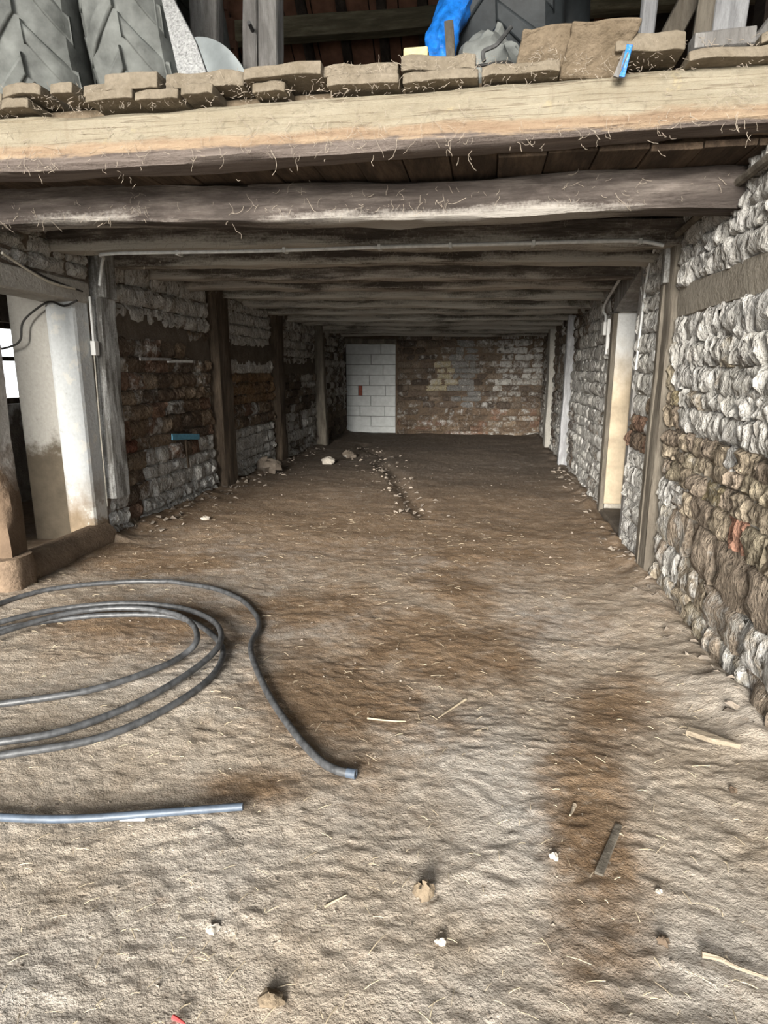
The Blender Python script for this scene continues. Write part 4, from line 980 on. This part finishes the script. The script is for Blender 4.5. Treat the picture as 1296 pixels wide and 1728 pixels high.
# ------------------------------------------------------------------ hose and pipe on the floor
def hose_pts(px, lifts):
    out = []
    for i, (x, y) in enumerate(px): out.append(on_floor(x, y, lifts if not hasattr(lifts, '__len__') else lifts[i]))
    return out
R_H = 0.0165
q = [(598, 1306), (570, 1300), (540, 1283), (500, 1240), (455, 1175), (428, 1115), (424, 1086), (437, 1058), (430, 1035), (400, 1008), (340, 989), (240, 981), (100, 992), (0, 1018), (-120, 1070),
     (-260, 1170), (-270, 1270), (-150, 1305), (0, 1275), (150, 1250), (250, 1212), (330, 1165), (366, 1130), (376, 1098), (360, 1073), (325, 1050), (270, 1038), (150, 1040), (0, 1062), (-110, 1100), (-200, 1170), (-180, 1240), (-100, 1262),
     (0, 1252), (100, 1235), (200, 1200), (280, 1160), (340, 1120), (370, 1088), (371, 1062), (350, 1042), (300, 1025), (210, 1018), (100, 1028), (0, 1050), (-90, 1085), (-140, 1150), (-90, 1195), (0, 1188),
     (150, 1165), (260, 1130), (310, 1105), (332, 1080), (324, 1053), (290, 1035), (220, 1026), (120, 1034), (0, 1068), (-60, 1095)]
lift = []
for i, (x, y) in enumerate(q):
    l = R_H + 0.004
    if i >= 29: l += 0.012
    if 38 <= i <= 44: l += 0.028
    if i >= 48: l += 0.0
    if 52 <= i <= 57: l += 0.04
    lift.append(l)
hp = smooth_path(hose_pts(q, lift), 9)
hp = [Vector((p.x, p.y, max(p.z, gz(p.x, p.y) + R_H * 0.8))) for p in hp]
hose = empty('hose', (hp[0].x, hp[0].y, 0)); tag(hose, 'coiled black polythene hose with its open end lying free', 'hose')
mb = MB(); mb.tube(hp, R_H, 12); dpart(mb.build('hose_tube', M['hose'], None, True), hose)
t = (hp[0] - hp[1]).normalized(); rim = MB(); sg = 16; a_ = t.orthogonal().normalized(); b_ = t.cross(a_); vs = []
for (rr, off) in ((R_H * 1.12, -0.03), (R_H * 1.15, 0.006), (R_H * 0.62, 0.006), (R_H * 0.60, -0.02)):
    vs += [hp[0] + t * off + (a_ * math.cos(k * 2 * math.pi / sg) + b_ * math.sin(k * 2 * math.pi / sg)) * rr for k in range(sg)]
rim.add(vs, [(j * sg + k, j * sg + (k + 1) % sg, (j + 1) * sg + (k + 1) % sg, (j + 1) * sg + k) for j in range(3) for k in range(sg)])
o = dpart(rim.build('cut_end', M['pipe_blue'], None, True), hose); o['label'] = 'pale cut rim of the hose end'
bore = MB(); bore.add([hp[0] + t * 0.003 + (a_ * math.cos(k * 2 * math.pi / sg) + b_ * math.sin(k * 2 * math.pi / sg)) * R_H * 0.64 for k in range(sg)], [tuple(range(sg))])
o = dpart(bore.build('bore', M['hose_bore']), hose); o['label'] = 'dark bore of the hose'
q2 = [(-230, 1345), (-100, 1372), (0, 1379), (80, 1382), (160, 1380), (240, 1374), (330, 1367), (410, 1361)]
pp = smooth_path(hose_pts(q2, [0.02, 0.02, 0.024, 0.022, 0.02, 0.02, 0.022, 0.024]), 8)
pp = [Vector((p.x, p.y, max(p.z, gz(p.x, p.y) + 0.013))) for p in pp]
mb = MB(); mb.tube(pp, 0.0135, 12)
tag(mb.build('pipe', M['pipe_blue'], None, True, loc=pp[-1]), 'straight grey-blue plastic pipe lying apart from the hose coil', 'pipe')

# ------------------------------------------------------------------ loose pieces on the floor
def stick(pxs, rad, mat, label, name='stick', cat='stick', lift=0.0, taper=0.4):
    P = smooth_path([on_floor(x, y, rad * 0.7 + lift) for x, y in pxs], 5); mb = MB(); mb.tube(P, [rad * (1 - (1 - taper) * i / (len(P) - 1)) for i in range(len(P))], 7)
    return tag(mb.build(name, M[mat], None, True, loc=P[0]), label, cat)
a, b = on_floor(1157, 1246), on_floor(1248, 1270); z = max(gz(a.x, a.y), gz(b.x, b.y)) + 0.012
mb = MB(); dr = (b - a).normalized(); sd = Vector((-dr.y, dr.x, 0)); L = (b - a).length
outline = [(0, -0.022), (L * 0.5, -0.026), (L, -0.004), (L, 0.003), (L * 0.45, 0.018), (0, 0.02)]
vs = [Vector((a.x, a.y, z + 0.018 - 0.012 * s_ / L + zz)) + dr * s_ + sd * w_ for zz in (-0.012, 0.010) for s_, w_ in outline]
mb.add(vs, [tuple(reversed(range(6))), tuple(range(6, 12))] + [(i, (i + 1) % 6, 6 + (i + 1) % 6, 6 + i) for i in range(6)])
tag(mb.build('wood_splinter', M['pale_board'], None, loc=(a.x, a.y, z), bevel=0.003), 'pale pointed wood wedge lying near the stone wall', 'wood')
a, b = on_floor(1044, 1394, 0.002), on_floor(1010, 1476, 0.002)
mb = rough_bar(a, b, 0.013, 0.006, segs=8, wob=0.003, chamfer=0.002); tag(mb.build('wood_strip', M['post_grey'], None, True, loc=a), 'flat grey-brown wood strip half sunk in damp earth', 'wood')
stick([(1184, 1610), (1215, 1618), (1245, 1633), (1310, 1655)], 0.009, 'pale_board', 'pale broken twig on the earth nearest the wall corner', lift=0.008)
stick([(1225, 1614), (1232, 1628), (1242, 1632)], 0.004, 'pale_board', 'short side twig lying on the pale broken twig', lift=0.012)
stick([(786, 1180), (762, 1196), (740, 1211)], 0.006, 'straw', 'pale forked twig in the middle of the floor')
stick([(620, 1212), (655, 1216), (685, 1217)], 0.005, 'straw', 'thin straight straw stalk beside the hose end')
stick([(970, 1358), (966, 1368), (962, 1376)], 0.008, 'pale_board', 'short pale chip of wood on the damp brown patch')
stick([(548, 1530), (565, 1520), (585, 1510)], 0.004, 'straw', 'single straw lying in front of the hose end')
def pebble(px, py, s, mat, label, name='stone', cat='stone', sq=0.65, seed=0, sink=0.25):
    p = on_floor(px, py); mb = MB(); nu, nv = 12, 8; vs = []
    for j in range(nv + 1):
        th = math.pi * j / nv
        for i in range(nu):
            ph = 2 * math.pi * i / nu; k = 1 + 0.7 * float(fbm(math.cos(ph) * 1.9 + seed, math.sin(ph) * 1.3 + th + seed, 3, 2))
            vs.append((p.x + s * k * math.sin(th) * math.cos(ph), p.y + s * 0.8 * k * math.sin(th) * math.sin(ph), p.z + s * sq * (1 - sink) + s * sq * k * math.cos(th)))
    mb.add(vs, [(j * nu + i, (j + 1) * nu + i, (j + 1) * nu + (i + 1) % nu, j * nu + (i + 1) % nu) for j in range(nv) for i in range(nu)])
    return tag(mb.build(name, M[mat], None, True, loc=(p.x, p.y, p.z)), label, cat)
pebble(712, 1512, 0.030, 'dusty_board', 'square lump of tan earth standing out in the foreground', 'earth_clod', 'clod', 0.9, 1, 0.3)
pebble(345, 877, 0.042, 'pebble', 'white stone chip lying before the brown wall bay', sq=0.5, seed=2)
pebble(742, 1592, 0.012, 'pebble', 'small pale pebble in the foreground below the earth lump', seed=3)
pebble(358, 1570, 0.018, 'pebble', 'pale flat pebble in front of the straight pipe', sq=0.4, seed=4)
pebble(936, 1448, 0.014, 'pebble', 'pale chip at the edge of the damp patch beside the wood strip', seed=5)
pebble(1112, 1506, 0.010, 'pebble', 'tiny pale pebble between the wood strip and the twig', seed=6)
pebble(455, 1690, 0.03, 'dusty_board', 'low clod of earth at the very front of the floor', 'earth_clod', 'clod', 0.5, 7, 0.5)
pebble(1118, 1592, 0.016, 'mortar_brown', 'dark small stone beside the pale broken twig', seed=8)
pebble(1236, 1336, 0.014, 'mortar_brown', 'dark small stone in front of the pale wood wedge', seed=9)
pebble(590, 772, 0.10, 'mortar_dark', 'grey rubble stone at the foot of the far wall recess', seed=10)
pebble(555, 783, 0.12, 'pebble', 'pale rubble stone lying by the leaning post', seed=11, sq=0.5)
pebble(452, 795, 0.16, 'mortar_dark', 'triangular grey stone at the foot of the narrow dark post', seed=12)
p = on_floor(225, 1387); mb = rough_bar((p.x - 0.045, p.y, p.z + 0.008), (p.x + 0.04, p.y + 0.012, p.z + 0.01), 0.010, 0.002, segs=5, wob=0.002, chamfer=0.0005)
tag(mb.build('paper_scrap', M['paper'], None, loc=p), 'white paper scrap at the edge of the straight pipe', 'paper')
stick([(292, 1716), (303, 1722), (312, 1728)], 0.006, 'red_plastic', 'scrap of red twine at the front of the floor', 'twine_scrap', 'twine', 0.004)

# ------------------------------------------------------------------ uncountable litter
def litter():
    rn = random.Random(77); mb = MB()
    for i in range(1500):
        y = 1.0 + 5.5 * rn.random() ** 1.8; x = rn.uniform(-3.2, 1.15)
        if x < -0.75 * y - 0.8: continue
        L = rn.uniform(0.008, 0.05) * (1.6 if rn.random() < 0.08 else 1); a = rn.uniform(0, math.pi); w = rn.uniform(0.0006, 0.0016)
        dx, dy = math.cos(a) * L / 2, math.sin(a) * L / 2
        p = Vector((x - dx, y - dy, gz(x - dx, y - dy) + 0.004 + rn.uniform(0, 0.004))); e = Vector((x + dx, y + dy, gz(x + dx, y + dy) + 0.004 + rn.uniform(0, 0.006)))
        mb.tube([p, (p + e) / 2 + Vector((0, 0, 0.003)), e], w, 4)
    tag(mb.build('straw_litter', M['straw']), 'scattered straw bits and chaff over the earth floor', 'straw', None, 'stuff')
    mb = MB()
    for i in range(900):
        y = 1.0 + 9 * rn.random() ** 1.6; x = rn.uniform(-3.1, 1.15); s = rn.uniform(0.0025, 0.008) * (1 + 0.12 * y)
        z = gz(x, y); v = [Vector((x, y, z)) + Vector((rn.gauss(0, 1), rn.gauss(0, 1), abs(rn.gauss(0, .7)))).normalized() * s for _ in range(5)]
        mb.add(v, [(0, 1, 2), (0, 2, 3), (0, 3, 4), (0, 4, 1), (1, 4, 3), (1, 3, 2)])
    for i in range(420):     # rubble along the gutter and wall feet
        q_ = rn.random()
        if q_ < 0.45: y = rn.uniform(6.5, 12.5); x = -1.5 + (9.5 - y) * 0.28 + rn.gauss(0, 0.18)
        elif q_ < 0.8: y = rn.uniform(5.3, 12); x = XL + 0.08 + abs(rn.gauss(0, 0.16))
        else: y = rn.uniform(2.5, 10); x = XR - 0.06 - abs(rn.gauss(0, 0.08))
        s = rn.uniform(0.012, 0.045); z = gz(x, y); v = [Vector((x, y, z)) + Vector((rn.gauss(0, 1), rn.gauss(0, 1), abs(rn.gauss(0, .7)))).normalized() * s for _ in range(5)]
        mb.add(v, [(0, 1, 2), (0, 2, 3), (0, 3, 4), (0, 4, 1), (1, 4, 3), (1, 3, 2)])
    tag(mb.build('gravel_crumbs', M['crumb']), 'crumbs of mortar and small rubble strewn on the floor', 'rubble', None, 'stuff')
    mb = MB()
    def strand(p, L, w, dirn):
        pts = [Vector(p)]; dv = Vector(dirn)
        for k in range(5):
            dv = (dv + Vector((rn.gauss(0, .45), rn.gauss(0, .2), rn.gauss(0, .3)))).normalized(); pts.append(pts[-1] + dv * L / 5)
        mb.tube(pts, w, 4)
    ys_ = [(FRONT - 0.01, 2.50)] * 6 + [(b_[0] - 0.12, b_[1] - b_[2] + 0.02) for b_ in beams[:6]] * 2
    for i in range(800):
        y, zb = rn.choice(ys_); x = rn.uniform(-3.1, 1.2); z = zb + rn.uniform(-0.02, 0.18 if y < 3.5 else 0.12)
        n_ = rn.choice((1, 1, 1, 2, 5))
        for k in range(n_): strand((x + rn.gauss(0, .01) * n_, y - rn.uniform(0.004, 0.02), z + rn.gauss(0, .008) * n_), rn.uniform(0.012, 0.06) * (1 if rn.random() < .85 else 2.2), rn.uniform(0.0005, 0.0012), (rn.gauss(0, .6), -0.15, -0.7))
    for i in range(900):     # straw caught on the loft edge
        x = rn.uniform(-2.9, 1.2); strand((x, FRONT - 0.03, 2.755 + rn.uniform(-0.03, 0.10)), rn.uniform(0.012, 0.04), rn.uniform(0.0005, 0.0012), (rn.gauss(0, 1), -0.2, rn.gauss(0, .5)))
    tag(mb.build('hanging_straw', M['cobweb']), 'dusty straw and cobweb strands hanging from the beams', 'straw', None, 'stuff')
litter()
